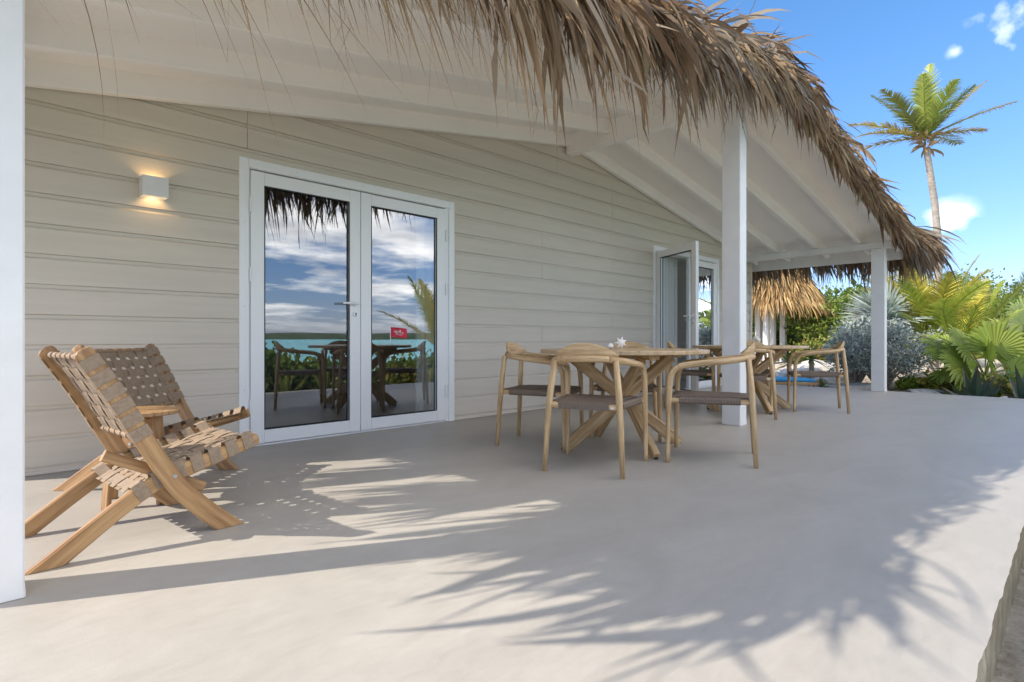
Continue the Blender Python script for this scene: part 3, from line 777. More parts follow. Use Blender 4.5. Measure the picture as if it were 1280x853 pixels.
ca.location = (.165, 2.925, 0); ca.rotation_euler = (0, 0, R_(6))
cb = lounge_chair('webbed folding wood lounge chair close to the clapboard wall, turned out towards the deck')
fd = Vector((.68, -.735, 0)); cb.location = Vector((.67, 4.1, 0)) - fd * .13; cb.rotation_euler = (0, 0, math.atan2(fd.y, fd.x))

# side table between them
st = empty('side_table', (.665, 3.47, 0)); tag(st, 'small round wood side table between the two webbed lounge chairs', 'side table')
mb = MB(); R0 = .20
mb.sweep([(0, 0, .455), (0, 0, .459), (0, 0, .471), (0, 0, .475)], circ(R0, 40), (0, 1, 0), [.975, 1, 1, .985]); mb.build('table_top', 'teak', st, sharp=40)
for k in range(4):
    a = k * math.pi / 2 + .5; mb = MB(); mb.sweep([(math.cos(a) * .165, math.sin(a) * .165, .003), (math.cos(a) * .125, math.sin(a) * .125, .454)], rect(.042, .026, .004), (math.cos(a), math.sin(a), 0), off=k); mb.build('leg', 'teak', st, sharp=30)
for k in range(2):
    a = k * math.pi / 2 + .5; mb = MB(); u = Vector((math.cos(a), math.sin(a), 0)) * .122; z = .405 + k * .0; mb.sweep([u * -1 + Vector((0, 0, z)), u + Vector((0, 0, z))], rect(.022, .07 - k * .004, .003), (0, 0, 1), off=k); mb.build('apron', 'teak', st, sharp=30)

# ------------------------------------------------------------------ dining chairs
def dining_chair():
    c = empty('dining_chair')
    tag(c, 'x', 'chair', 'wood armchairs with woven cord seats')
    half = [(.275, .285, 0.0), (.270, .282, .30), (.262, .279, .54), (.245, .276, .615), (.205, .273, .655), (.14, .270, .672), (-.02, .262, .690), (-.14, .238, .704), (-.215, .185, .715), (-.255, .10, .722)]
    rad = [.0135, .0175, .0195, .020, .020, .0195, .019, .0195, .020, .0205]
    # front leg and arm on each side are one bent piece with the back rail between them
    full = [Vector((x, y, z)) for x, y, z in half] + [Vector((-.268, 0, .724))] + [Vector((x, -y, z)) for x, y, z in reversed(half)]
    U_ = spline(full, 5); nU = len(U_); i4 = 20; iA = 42
    rU = [(.0150 + .0065 * min(1, min(i, nU - 1 - i) / 12)) for i in range(nU)]
    def bent(nm, a_, b_, o_):
        mb = MB(); mb.tube(U_[a_:b_ + 1], rU[a_:b_ + 1], 12, off=o_); mb.build(nm, 'oak', c, smooth=True)
    bent('front_leg', 0, i4, 0.0); bent('armrest', i4, iA, .7); bent('back_rail', iA, nU - 1 - iA, 1.5); bent('armrest', nU - 1 - iA, nU - 1 - i4, 2.2); bent('front_leg', nU - 1 - i4, nU - 1, 3.1)
    for s in (-1, 1):
        mb = MB(); mb.tube([(-.285, .253 * s, 0), (-.270, .238 * s, .30), (-.258, .224 * s, .50), (-.240, .200 * s, .712)], [.015, .0195, .0215, .018], 12, off=s * 3); mb.build('rear_leg', 'oak', c, smooth=True)
    # crescent back panel
    mb = MB(); n = 28; vs = []; gr = []
    for i in range(n + 1):
        u = -1 + 2 * i / n; y = u * .205; x = -.266 + .062 * u * u * 1.15
        h = .012 + .072 * (1 - abs(u) ** 2.3); lean = -.012
        for (dx, dz) in ((.011, .016), (.011 + lean * .8, .016 + h * .8), (.004 + lean, .016 + h), (-.006 + lean, .016 + h * .97), (-.013 + lean * .5, .016 + h * .6), (-.011, .016)):
            vs.append((x + dx, y, .722 + dz)); gr.append((y, dx, dz))
    k = 6
    mb.add(vs, [(i * k + j, (i + 1) * k + j, (i + 1) * k + (j + 1) % k, i * k + (j + 1) % k) for i in range(n) for j in range(k)] + [tuple(range(k)), tuple(reversed(range(n * k, n * k + k)))], gr)
    mb.build('back_panel', 'oak', c, sharp=50)
    # seat rails
    for s in (-1, 1):
        mb = MB(); mb.sweep([(-.262, s * .214, .425), (.262, s * .263, .425)], rect(.026, .034, .006), (0, 0, 1), off=s); mb.build('seat_rail', 'oak', c, sharp=30)
    mb = MB(); mb.sweep([(-.258, -.212, .425), (-.258, .212, .425)], rect(.028, .036, .006), (0, 0, 1)); mb.build('seat_rail', 'oak', c, sharp=30)
    mb = MB(); mb.sweep([(.262, -.27, .425), (.262, .27, .425)], rect(.026, .034, .006), (0, 0, 1)); mb.build('seat_rail', 'oak', c, sharp=30)
    # woven seat
    mb = MB(); nx, ny = 22, 22; vs = []; gr = []
    for i in range(nx + 1):
        f = i / nx; x = -.276 + .556 * f; hw = .165 + (.232 - .165) * f
        for j in range(ny + 1):
            g = -1 + 2 * j / ny; y = g * (hw + .0)
            dip = .020 * (1 - g * g) * (1 - (2 * f - 1) ** 2) ; ed = .012 * max(0, (abs(2 * f - 1) - .86) / .14) ** 2
            vs.append((x, y, .452 - dip - ed)); gr.append((y, x, 0))
    fs = [(i * (ny + 1) + j, (i + 1) * (ny + 1) + j, (i + 1) * (ny + 1) + j + 1, i * (ny + 1) + j + 1) for i in range(nx) for j in range(ny)]
    top = len(vs)
    ring = [(0, j) for j in range(ny + 1)] + [(i, ny) for i in range(1, nx + 1)] + [(nx, j) for j in range(ny - 1, -1, -1)] + [(i, 0) for i in range(nx - 1, 0, -1)]
    for (i, j) in ring:
        x, y, z = vs[i * (ny + 1) + j]; vs.append((x, y, .404)); gr.append((y if i in (0, nx) else x, x, .05))
    m_ = len(ring)
    for q in range(m_):
        a = ring[q][0] * (ny + 1) + ring[q][1]; b_ = ring[(q + 1) % m_][0] * (ny + 1) + ring[(q + 1) % m_][1]
        fs.append((b_, a, top + q, top + (q + 1) % m_)); 
    fs.append(tuple(top + q for q in range(m_)))
    mb.add(vs, fs, gr); mb.build('woven_seat', 'cord', c, sharp=40)
    # side cord wraps
    for s in (-1, 1):
        mb = MB(); mb.sweep([(-.19, s * .2215, .427), (.20, s * .258, .427)], rect(.036, .046, .012), (0, 0, 1)); mb.build('cord_wrap', 'cord', c, sharp=30)
    mb = MB(); mb.box(-.2735, -.272, -.196, -.176, .416, .428); mb.build('maker_plate', 'steel', c)
    return c
proto = dining_chair()
T1 = Vector((3.74, 2.545, 0)); T2 = Vector((6.82, 2.83, 0))
CH = [((3.04, 2.29), (.93, .36), 'wood armchair with its curved back to the lounge chairs, pulled up to the round table'),
      ((3.40, 3.11), (.42, -.90), 'wood armchair on the clapboard side of the round table by the closed doors'),
      ((3.845, 1.86), (-.40, .92), 'wood armchair on the open deck side of the round table with the star shell'),
      ((4.22, 2.83), (-.86, -.51), 'wood armchair between the star shell table and the middle post, turned to that table'),
      ((6.22, 2.60), (.88, .47), 'wood armchair behind the middle post with its back to the star shell table'),
      ((6.50, 3.42), (.42, -.90), 'wood armchair in front of the open glass door at the conch table'),
      ((7.30, 2.22), (-.43, .90), 'wood armchair on the open deck side of the conch table'),
      ((7.42, 3.08), (-.90, -.38), 'wood armchair on the garden side of the conch table')]
for i, (p, f, lab) in enumerate(CH):
    o = proto if i == 0 else copy_tree(proto)
    o.location = (p[0], p[1], 0); o.rotation_euler = (0, 0, math.atan2(f[1], f[0])); o['label'] = lab

# ------------------------------------------------------------------ round tables
def dining_table(label, loc, rz):
    t_ = empty('round_table', loc, rz); tag(t_, label, 'table', 'round wood tables with crossed legs')
    n = 11; wd = 1.30 / n; Rr = .65
    for k in range(n):                                   # top of planks cut to a disc
        a = -Rr + wd * k + .0012; b_ = a + wd - .0024; mb = MB(); pts = []; m_ = 10
        for j in range(m_ + 1):
            y = a + (b_ - a) * j / m_; pts.append((math.sqrt(max(1e-6, Rr * Rr - y * y)), y))
        ring = pts + [(-x, y) for x, y in reversed(pts)]; q = len(ring)
        lv = [(.735, -.006), (.740, 0), (.760, 0), (.766, -.006)]
        vs = []; gr = []
        for z, ins in lv:
            for x, y in ring:
                x2 = x + (ins if x > 0 else -ins); vs.append((x2, y, z)); gr.append((x2 + k * 2.3, y, z))
        fs = [(l * q + i, l * q + (i + 1) % q, (l + 1) * q + (i + 1) % q, (l + 1) * q + i) for l in range(3) for i in range(q)]
        fs += [tuple(reversed(range(q))), tuple(3 * q + i for i in range(q))]
        mb.add(vs, fs, gr); mb.build('top_plank', 'tabletop', t_, sharp=40)
    for k in range(4):
        a = k * math.pi / 2; u = Vector((math.cos(a), math.sin(a), 0)); v = Vector((-u.y, u.x, 0)); mb = MB()
        p0 = u * .50 + v * .012 + Vector((0, 0, .006)); p1 = u * -.40 + v * .045 + Vector((0, 0, .705))
        mb.sweep([p0, p0.lerp(p1, .5), p1], rect(.052, .092, .010), (0, 0, 1), off=k * 1.7); mb.build('leg', 'oak', t_, sharp=30)
        mb = MB(); mb.tube([p0 + Vector((-.0, 0, -.006)), p0 + Vector((0, 0, .01))], .018, 10); mb.build('foot_pad', 'black', t_)
    for k in range(2):
        a = k * math.pi / 2 ; u = Vector((math.cos(a), math.sin(a), 0)); mb = MB(); z = .716 - .0 * k
        w = .50
        if k == 0: mb.sweep([u * -w + Vector((0, 0, z)), u * w + Vector((0, 0, z))], rect(.08, .036, .004), (0, 0, 1)); mb.build('top_bearer', 'oak', t_, sharp=30)
        else:
            for q in (-1, 1):
                mb = MB(); mb.sweep([u * (.041 * q) + Vector((0, 0, z)), u * (w * q) + Vector((0, 0, z))], rect(.08, .036, .004), (0, 0, 1)); mb.build('top_bearer', 'oak', t_, sharp=30)
    return t_
M['tabletop'] = mat('table_top', (0.40, 0.27, 0.14), 0.35, (0.60, 0.43, 0.25), 1.0, 0.1, 1.0, 'gr', (3.0, 30, 30), mixpos=(0.28, 0.72))
dining_table('round wood table with crossed legs carrying the spiky star shell', T1, R_(60))
dining_table('round wood table with crossed legs carrying the white conch, by the open door', T2, R_(48))

# shells
def spiky_shell(name, label, loc, size, spikes, rz=0.0, cat='shell'):
    mb = MB(); nu, nv = 70, 14; vs = []
    for i in range(nv + 1):
        ph = math.pi * i / nv
        for j in range(nu):
            th = 2 * math.pi * j / nu
            body = math.sin(ph)
            sp = max(0.0, .5 + .5 * math.cos(th * spikes)) ** 2.2 * (math.sin(ph) ** 5)
            r_ = (.30 + .22 * sp) * (1 + .05 * noise.noise(Vector((math.cos(th) * 4, math.sin(th) * 4, ph * 3))))
            vs.append((math.cos(ph) * .19, math.cos(th) * body * r_, math.sin(th) * body * r_))
    lo = min(v[2] for v in vs)
    vs = [(x * size, y * size, (z - lo) * size) for x, y, z in vs]
    mb.add(vs, [(i * nu + j, i * nu + (j + 1) % nu, (i + 1) * nu + (j + 1) % nu, (i + 1) * nu + j) for i in range(nv) for j in range(nu)])
    o = mb.build(name, 'shell', None, sharp=60); o.location = loc; o.rotation_euler = (0, 0, rz); tag(o, label, cat, None); return o
def turban_shell(name, label, loc, size, lay=0.0, rz=0.0, flare=0.0):
    """spiral shell: a tube wound up a cone, with knobs"""
    mb = MB(); turns = 4.5; n = 110; path = []; rr = []
    for i in range(n + 1):
        f = i / n; a = turns * 2 * math.pi * f; r_ = .36 * (1 - f) ** 1.1; z = .24 + .78 * f ** .85
        path.append(Vector((r_ * math.cos(a), r_ * math.sin(a), z))); rr.append((.30 * (1 - f) + .012) * (1 + .22 * max(0, math.cos(a * 4)) * (1 - f)))
    mb.sweep(path, circ(1, 12), (0, 0, 1), rr, transport=True)
    if flare:
        vs = []; k = 14
        for i in range(k + 1):
            a = -.3 + 2.4 * i / k
            for q in (0, .5, 1.0):
                vs.append(((.36 + flare * q * math.sin(math.pi * i / k) ** .6) * math.cos(a * .5), .30 * q + .1 * math.sin(a * 3) * q, -.25 + .95 * i / k + .06 * math.sin(i * 2.2) * q))
        mb.add(vs, [(i * 3 + q, i * 3 + q + 1, i * 3 + q + 4, i * 3 + q + 3) for i in range(k) for q in range(2)])
    rot = Matrix.Rotation(lay, 3, 'Y')
    V = [rot @ Vector(v) for v in mb.v]; lo = min(v.z for v in V); mb.v = [(v.x * size, v.y * size, (v.z - lo) * size) for v in V]
    o = mb.build(name, 'shell', None, smooth=True); o.location = loc; o.rotation_euler = (0, 0, rz); tag(o, label, 'shell'); return o
sp = spot(776, 4.42, .7662); spiky_shell('star_shell', 'white star shaped spiky shell standing on the round table', sp, .098, 7, YAW + .1)
sp = spot(763, 4.40, .7662); turban_shell('small_shell', 'tiny pale pointed shell beside the star shell', sp, .046)
sp = spot(943, 6.75, .7662); turban_shell('conch_shell', 'white conch lying on the round table by the open door', sp, .085, R_(78), YAW - 1.2, .30)

# ------------------------------------------------------------------ vegetation
def jit(c, k=.2):
    f = 1 + U(-k, k); return (c[0] * f * (1 + U(-.06, .06)), c[1] * f, c[2] * f * (1 + U(-.1, .1)))
def mixc(a, b_, f): return tuple(x * (1 - f) + y * f for x, y in zip(a, b_))
def frond(name, parent, base, d, L, droop, col, dry=(.30, .22, .12), dryf=.0, leaf_l=.45, n=16, per=3, wind=(0, 0, 0), lw=.016):
    mb = MB(); p = Vector(base); d = Vector(d).normalized(); pts = [p.copy()]; ds = [d.copy()]
    for i in range(n):
        p = p + d * (L / n); d = (d + (Vector((0, 0, -1)) * droop + Vector(wind)) * (L / n) * (.3 + 1.2 * i / n)).normalized(); pts.append(p.copy()); ds.append(d.copy())
    stem = mixc(col, (.40, .36, .08), .65)
    mb.tube(pts, [.028 * (1 - .88 * i / n) * min(1, L / 2) + .003 for i in range(n + 1)], 6, col=stem)
    for i in range(2, n + 1):
        for q in range(per):
            f = (i - q / per) / n
            k = i - 1; a = pts[k].lerp(pts[i], 1 - q / per); t_ = ds[k]
            sd = t_.cross(Vector((0, 0, 1)))
            if sd.length < .05: sd = Vector((1, 0, 0))
            sd.normalize(); up_ = sd.cross(t_)
            ll = leaf_l * (math.sin(math.pi * min(1, .12 + f * .88)) ** .6) * U(.8, 1.1)
            for s in (-1, 1):
                if U(0, 1) < dryf * .25: continue
                dd = (sd * s * .85 + t_ * (.55 + .5 * f) + up_ * (.18 + U(-.15, .15))).normalized()
                c = jit(mixc(col, dry, min(1, dryf * U(.2, 1.6))), .22)
                m_ = 3; pp = a.copy(); P = []; S = []; Wd = []; Cc = []
                for j in range(m_ + 1):
                    g = j / m_; P.append(pp.copy()); S.append((dd.cross(up_)).normalized()); Wd.append(lw * (1, 1.1, .75, .08)[j]); Cc.append(mixc(c, dry, (g ** 2) * dryf))
                    pp = pp + dd * (ll / m_); dd = (dd + Vector((0, 0, -1)) * .38 * (.5 + g)).normalized()
                mb.ribbon(P, Wd, S, Cc)
    return mb.build(name, 'leaf', parent)
def local(root, p): return Vector(p) - root.location
def palm_trunk(parent, pts, r0, r1):
    mb = MB(); P = spline(pts, 10); n = len(P)
    mb.tube(P, [(r0 + (r1 - r0) * i / n) * (1 + .045 * (i % 2)) * (1.35 if i == 0 else 1.12 if i == 1 else 1) for i in range(n)], 12); return mb.build('trunk', 'bark', parent, smooth=True)
def im_dir(ang, depth=0.0):
    """direction given as an angle in the camera-facing plane plus a lean away from / towards the viewer"""
    a = R_(ang); return (CR * math.cos(a) + Vector((0, 0, 1)) * math.sin(a) + CF * depth).normalized()
GREEN = (.15, .24, .04); YEL = (.50, .44, .055); LIME = (.30, .38, .05)

# tall coconut palm behind the far end of the roof
base = spot(1168, 15.0, gh(*spot(1168, 15.0)[:2])); palm = empty('coconut_palm', base); tag(palm, 'tall coconut palm with ragged wind-blown crown above the thatch corner', 'palm tree')
zp = lambda py, d_=15.0: EYE + (423.5 - py) * d_ / FPX
tpts = [base - Vector((0, 0, .1)), spot(1171, 15, zp(400)), spot(1173, 15, zp(330)), spot(1170, 15, zp(270)), spot(1164, 15, zp(225)), spot(1158, 15, zp(186))]
palm_trunk(palm, [local(palm, p) for p in tpts], .098, .072)
top = local(palm, spot(1157, 15, zp(172)))
mb = MB()
for k in range(46):
    a = U(0, 6.28); blade(mb, top + Vector((math.cos(a) * .08, math.sin(a) * .08, U(-.32, .02))), (math.cos(a), math.sin(a), U(-.5, .9)), U(.25, .5), U(.02, .05), U(.4, 1.4), 5, .4, jit((.34, .23, .12), .3))
mb.build('leaf_sheaths', 'leaf', palm)
for ang, dep, L, dr, c, dry in ((44, .1, 2.5, .05, YEL, .75), (26, -.2, 2.25, .16, YEL, .65), (84, .1, 2.1, .05, LIME, .1), (104, -.25, 1.6, .10, LIME, .1), (66, .5, 1.7, .15, GREEN, .05), (60, -.5, 1.5, .25, GREEN, .1), (122, .35, 1.9, .28, GREEN, .15), (140, -.3, 2.0, .35, GREEN, .25),
                                (160, .1, 2.0, .30, YEL, .6), (172, -.1, 2.0, .34, YEL, .75), (176, .5, 1.7, .4, YEL, .85), (12, .5, 1.7, .35, GREEN, .4), (95, .8, 1.5, .3, GREEN, .1), (90, -.8, 1.5, .35, LIME, .1), (8, -.5, 1.3, .45, YEL, .7)):
    frond('frond', palm, top, im_dir(ang, dep), L, dr * .8, mixc(c, GREEN, .12), dryf=min(.85, dry + .08), leaf_l=.46, n=18, per=3, lw=.014, wind=tuple(CR * .04))

# young feather palms behind the silver bush
def young_palm(label, px, depth, h, L, cols, nf, dryf, lean=0.0, group=None, up=60):
    g = spot(px, depth); b_ = Vector((g.x, g.y, gh(g.x, g.y))); r_ = empty('feather_palm', b_); tag(r_, label, 'palm tree', group)
    palm_trunk(r_, [Vector((0, 0, -.1)), Vector((lean * .4, 0, h * .5)), Vector((lean, 0, h))], .12, .09)
    for k in range(nf):
        a = 2 * math.pi * k / nf + U(-.25, .25); el = R_(U(up - 32, up + 22))
        frond('frond', r_, (lean, 0, h), (math.cos(a) * math.cos(el), math.sin(a) * math.cos(el), math.sin(el)), L * U(.8, 1.1), U(.22, .42), rnd.choice(cols), dryf=dryf * U(.3, 1.6), leaf_l=.50, n=15, per=3, lw=.0125)
    return r_
young_palm('yellow-green feather palm with a bare trunk behind the silver bush', 1166, 13.2, 1.15, 1.85, [YEL, YEL, LIME], 17, .12, up=46)
young_palm('yellow feather palm filling the gap between the silver bush and the fan palm', 1193, 12.6, .35, 1.75, [YEL, LIME, LIME], 15, .12, up=58)
young_palm('upright lime green feather palm beside the big fan palm', 1212, 15.5, .35, 2.45, [LIME, LIME, GREEN, YEL], 16, .12, up=68)
young_palm('feather palm with drooping dry tips beyond the coconut palm', 1120, 18.0, 2.0, 2.0, [YEL, GREEN], 12, .35, up=45)
young_palm('feather palm leaning at the back of the garden, right of the fan palms', 1262, 21.0, .9, 2.4, [GREEN, YEL], 12, .3, up=60)

# fan palms
def fan_leaf(name, parent, base, d, stem, R0, col, fold=.16, n=26, spread=230, face=None, split=.70):
    mb = MB(); base = Vector(base); d = Vector(d).normalized(); hub = base + d * stem
    mb.tube([base, base.lerp(hub, .5) + Vector((0, 0, .03)), hub], [.016, .012, .010], 6, col=mixc(col, (.4, .36, .1), .5))
    fw = (d + Vector((0, 0, -.25))).normalized(); nrm = Vector(face).normalized() if face is not None else (Vector((0, 0, 1)) - fw * fw.z + -CF * .4).normalized()
    nrm = (nrm - fw * nrm.dot(fw)).normalized(); sd = fw.cross(nrm).normalized()
    for i in range(n):
        a = R_(-spread / 2 + spread * (i + .5) / n); da = R_(spread / n / 2)
        def dirv(x): return fw * math.cos(x) + sd * math.sin(x)
        rr_ = R0 * (.78 + .22 * math.cos(a * .8)) * (U(.90, 1.06) if U(0, 1) > .1 else U(.7, .85)); c = jit(col, .16); bend = Vector((0, 0, -1)) * rr_ * U(.06, .2)
        m0 = hub + dirv(a) * rr_ * split + nrm * (fold * .10 * R0)
        e0 = hub + dirv(a - da) * rr_ * split - nrm * (fold * .04 * R0); e1 = hub + dirv(a + da) * rr_ * split - nrm * (fold * .04 * R0)
        q = rr_ * (split + 1) / 2
        m1 = hub + dirv(a) * q + bend * .35; f0 = hub + dirv(a - da * .62) * q + bend * .35 - nrm * .006; f1 = hub + dirv(a + da * .62) * q + bend * .35 - nrm * .006
        tip = hub + dirv(a) * rr_ + bend
        c2 = mixc(c, (.40, .33, .10), .35)
        mb.add([hub, e0, m0, e1, f0, m1, f1, tip], [(0, 1, 2), (0, 2, 3), (1, 4, 5, 2), (2, 5, 6, 3), (4, 7, 5), (5, 7, 6)], None, [c, c, c, c, c, c, c, c2])
    return mb.build(name, 'leaf', parent)
def fan_palm(label, px, depth, leaves, h=.3, col=LIME, group=None, name='fan_palm'):
    g = spot(px, depth); r_ = empty(name, (g.x, g.y, gh(g.x, g.y))); tag(r_, label, 'palm tree', group)
    palm_trunk(r_, [Vector((0, 0, -.1)), Vector((.02, 0, h * .5)), Vector((0, 0, h))], .10, .085)
    for ang, dep, stem, R0, fa in leaves:
        fan_leaf('fan_leaf', r_, (0, 0, h), im_dir(ang, dep), stem, R0, jit(col, .12), face=fa)
    return r_
FC = (-CF * .8 + Vector((0, 0, .5)))
fan_palm('big bright green fan palm at the deck corner behind the dark agave', 1232, 10.6,
         [(150, -.1, .42, .66, FC), (112, .2, .55, .66, FC + CR * .5), (75, -.1, .52, .72, FC), (40, -.2, .48, .70, FC - CR * .4), (15, .2, .55, .55, FC), (170, .5, .45, .5, None), (95, .8, .6, .5, None), (190, -.3, .38, .45, FC), (-8, -.3, .38, .5, FC), (60, .6, .7, .55, FC), (130, .5, .75, .55, FC), (100, -.4, .35, .5, FC + CR), (25, -.5, .4, .5, FC - CR * .8), (160, -.6, .3, .42, FC + CR * .8)], .30, (.30, .37, .06))
fan_palm('pale green fan palm standing taller at the garden edge', 1290, 13.5,
         [(120, -.1, .55, .75, FC), (150, .1, .60, .62, FC + CR * .5), (85, .2, .6, .7, FC), (50, .0, .5, .7, FC), (175, .2, .5, .55, None), (100, .9, .5, .6, None)], .75, (.29, .35, .11))

# silver-blue spiky palm behind the silver bush
def rosette(name, label, loc, leaves, cat='plant', trunk=None, group=None):
    r_ = empty(name, loc); tag(r_, label, cat, group)
    if trunk: palm_trunk(r_, [Vector((0, 0, -.08)), Vector((trunk[1], 0, trunk[0] * .5)), Vector((0, 0, trunk[0]))], trunk[2], trunk[2] * .85)
    return r_
def sword(name, parent, base, d, L, w, droop, col, tip=None, n=6, ch=.3):
    """channelled sword leaf"""
    mb = MB(); p = Vector(base); d = Vector(d).normalized(); vs = []; fs = []; cs = []
    sd = d.cross(Vector((0, 0, 1)));
    if sd.length < .05: sd = Vector((1, 0, 0))
    sd.normalize()
    for i in range(n + 1):
        f = i / n; up_ = sd.cross(d).normalized(); ww = w * (.75 + .9 * f * (1 - f)) * (1 if f < .55 else max(.02, (1 - f) / .45) ** .75)
        th = ww * .22
        vs += [p - sd * ww + up_ * ww * ch, p, p + sd * ww + up_ * ww * ch, p - up_ * th]
        c = mixc(col, tip or col, f ** 3); cs += [c] * 4
        p = p + d * (L / n); d = (d + Vector((0, 0, -1)) * droop * L / n).normalized()
    for i in range(n):
        a = i * 4; b_ = a + 4
        fs += [(a, a + 1, b_ + 1, b_), (a + 1, a + 2, b_ + 2, b_ + 1), (a, b_, b_ + 3, a + 3), (a + 2, a + 3, b_ + 3, b_ + 2)]
    mb.add(vs, fs, None, cs); return mb.build(name, 'leaf', parent)
g = spot(1108, 13.6); rt = rosette('silver_palm', 'silver-blue spiky fan palm rising behind the far post', (g.x, g.y, gh(g.x, g.y)), 0, 'palm tree', (1.30, .05, .11))
for k in range(15):
    a = U(0, 6.28); el = R_(U(18, 75))
    fan_leaf('fan_leaf', rt, (0, 0, 1.30), (math.cos(a) * math.cos(el), math.sin(a) * math.cos(el), math.sin(el)), U(.25, .4), U(.85, 1.05), (.42, .48, .44), .2, 22, 210, None, .40)

# agaves by the deck edge
def agave(label, px, depth, n, L, w, col, seed):
    g = spot(px, depth); rt = rosette('agave', label, (g.x, g.y, gh(g.x, g.y) - .02), 0); rn = random.Random(seed)
    for k in range(n):
        a = k * 2.39996; f = k / n; el = R_(80 - 62 * f + rn.uniform(-8, 8))
        sword('agave_leaf', rt, (math.cos(a) * .05, math.sin(a) * .05, .03 + .10 * (1 - f)), (math.cos(a) * math.cos(el), math.sin(a) * math.cos(el), math.sin(el)), L * rn.uniform(.8, 1.1) * (1 - .22 * f), w * rn.uniform(.85, 1.1), rn.uniform(-.1, .7), jit(col, .15), (.14, .09, .05), 7)
    return rt
AG = (.11, .175, .12)
agave('dark green agave rosette growing against the far edge of the deck', 1219, 8.75, 17, .66, .075, AG, 3)
agave('dark green agave half cut by the picture edge, right of the fuller rosette', 1283, 8.35, 15, .62, .07, AG, 5)

# yuccas beyond the deck
def yucca(label, px, depth, h, L, n, group='yuccas beyond the deck'):
    g = spot(px, depth); rt = rosette('yucca', label, (g.x, g.y, gh(g.x, g.y)), 0, 'plant', (h, .03, .055) if h > .15 else None, group)
    for k in range(n):
        a = k * 2.39996; el = R_(U(-25, 85))
        sword('yucca_leaf', rt, (0, 0, max(h, .05)), (math.cos(a) * math.cos(el), math.sin(a) * math.cos(el), math.sin(el)), L * U(.8, 1.1), .017, U(.2, .9), jit((.17, .26, .055), .25), (.30, .28, .08), 4)
yucca('single-stemmed yucca with a full green head behind the conch table chair', 1014, 12.2, .62, .44, 46)
yucca('shorter yucca half hidden by the conch table', 986, 12.6, .50, .42, 40)
yucca('low young yucca without a stem at the foot of the single-stemmed one', 1027, 11.6, .06, .26, 22)

# leafy bushes
def bush(name, label, loc, rx, ry, rz, nclump, nleaf, lsize, cols, cat='bush', group=None, lw=.45, stems=7, base_open=.0, spread=.16, bark=(.2, .16, .12), top_bias=0.0):
    r_ = empty(name, loc); tag(r_, label, cat, group)
    cl = []; mb = MB(); br = MB()
    for k in range(nclump):
        for _ in range(30):
            v = Vector((U(-1, 1), U(-1, 1), U(-1, 1)))
            if .35 < v.length < 1: break
        c = Vector((v.x * rx, v.y * ry, rz * (1 + base_open) + v.z * rz)); cl.append(c)
        if k < stems * 3:
            m_ = Vector((c.x * .35 + U(-.1, .1), c.y * .35 + U(-.1, .1), c.z * .45)); br.tube(spline([Vector((c.x * .06, c.y * .06, -.05)), m_, c], 3), [.028, .025, .022, .018, .014, .010, .006], 6)
        cc = rnd.choice(cols)
        sp_ = spread * U(.7, 1.3)
        for j in range(nleaf):
            p = Vector((rnd.gauss(0, sp_), rnd.gauss(0, sp_), rnd.gauss(0, sp_ * .8)))
            if p.length > sp_ * 2.3: continue
            p += c
            if p.z < .03: continue
            d = (p - c).normalized() * .7 + Vector((U(-1, 1), U(-1, 1), U(-.3, 1.1))); d.normalize()
            s_ = d.cross(Vector((U(-1, 1), U(-1, 1), U(-.2, 1)))).normalized(); L = lsize * U(.65, 1.25); w = L * lw
            q = jit(cc, .28)
            up_ = s_.cross(d) * L * .07
            mb.add([p, p + d * L * .28 - s_ * w * .42 + up_, p + d * L * .68 - s_ * w * .45 + up_, p + d * L, p + d * L * .68 + s_ * w * .45 + up_, p + d * L * .28 + s_ * w * .42 + up_], [(0, 1, 2, 3), (0, 3, 4, 5)], None, q)
    br.build('branch', 'bark', r_, smooth=True); f = mb.build('foliage', 'leaf', r_); f['kind'] = 'stuff'
    return r_
g = spot(1102, 11.9); SIL = [(.34, .39, .35), (.42, .46, .42), (.27, .32, .29), (.50, .53, .48)]
bush('silver_bush', 'dense silver-blue buttonwood bush behind the far post', (g.x, g.y, gh(g.x, g.y)), 1.15, 1.0, .54, 105, 80, .075, SIL, base_open=.62, spread=.115, stems=16)
g = spot(1068, 12.3)
bush('silver_bush', 'looser silver-blue bush left of the far post', (g.x, g.y, gh(g.x, g.y)), .55, .6, .50, 45, 70, .075, SIL, base_open=.7, spread=.11, stems=9)
LG = [(.13, .20, .035), (.18, .26, .04), (.10, .16, .035), (.24, .30, .06)]; DG = [(.05, .09, .02), (.07, .12, .03), (.10, .15, .03)]
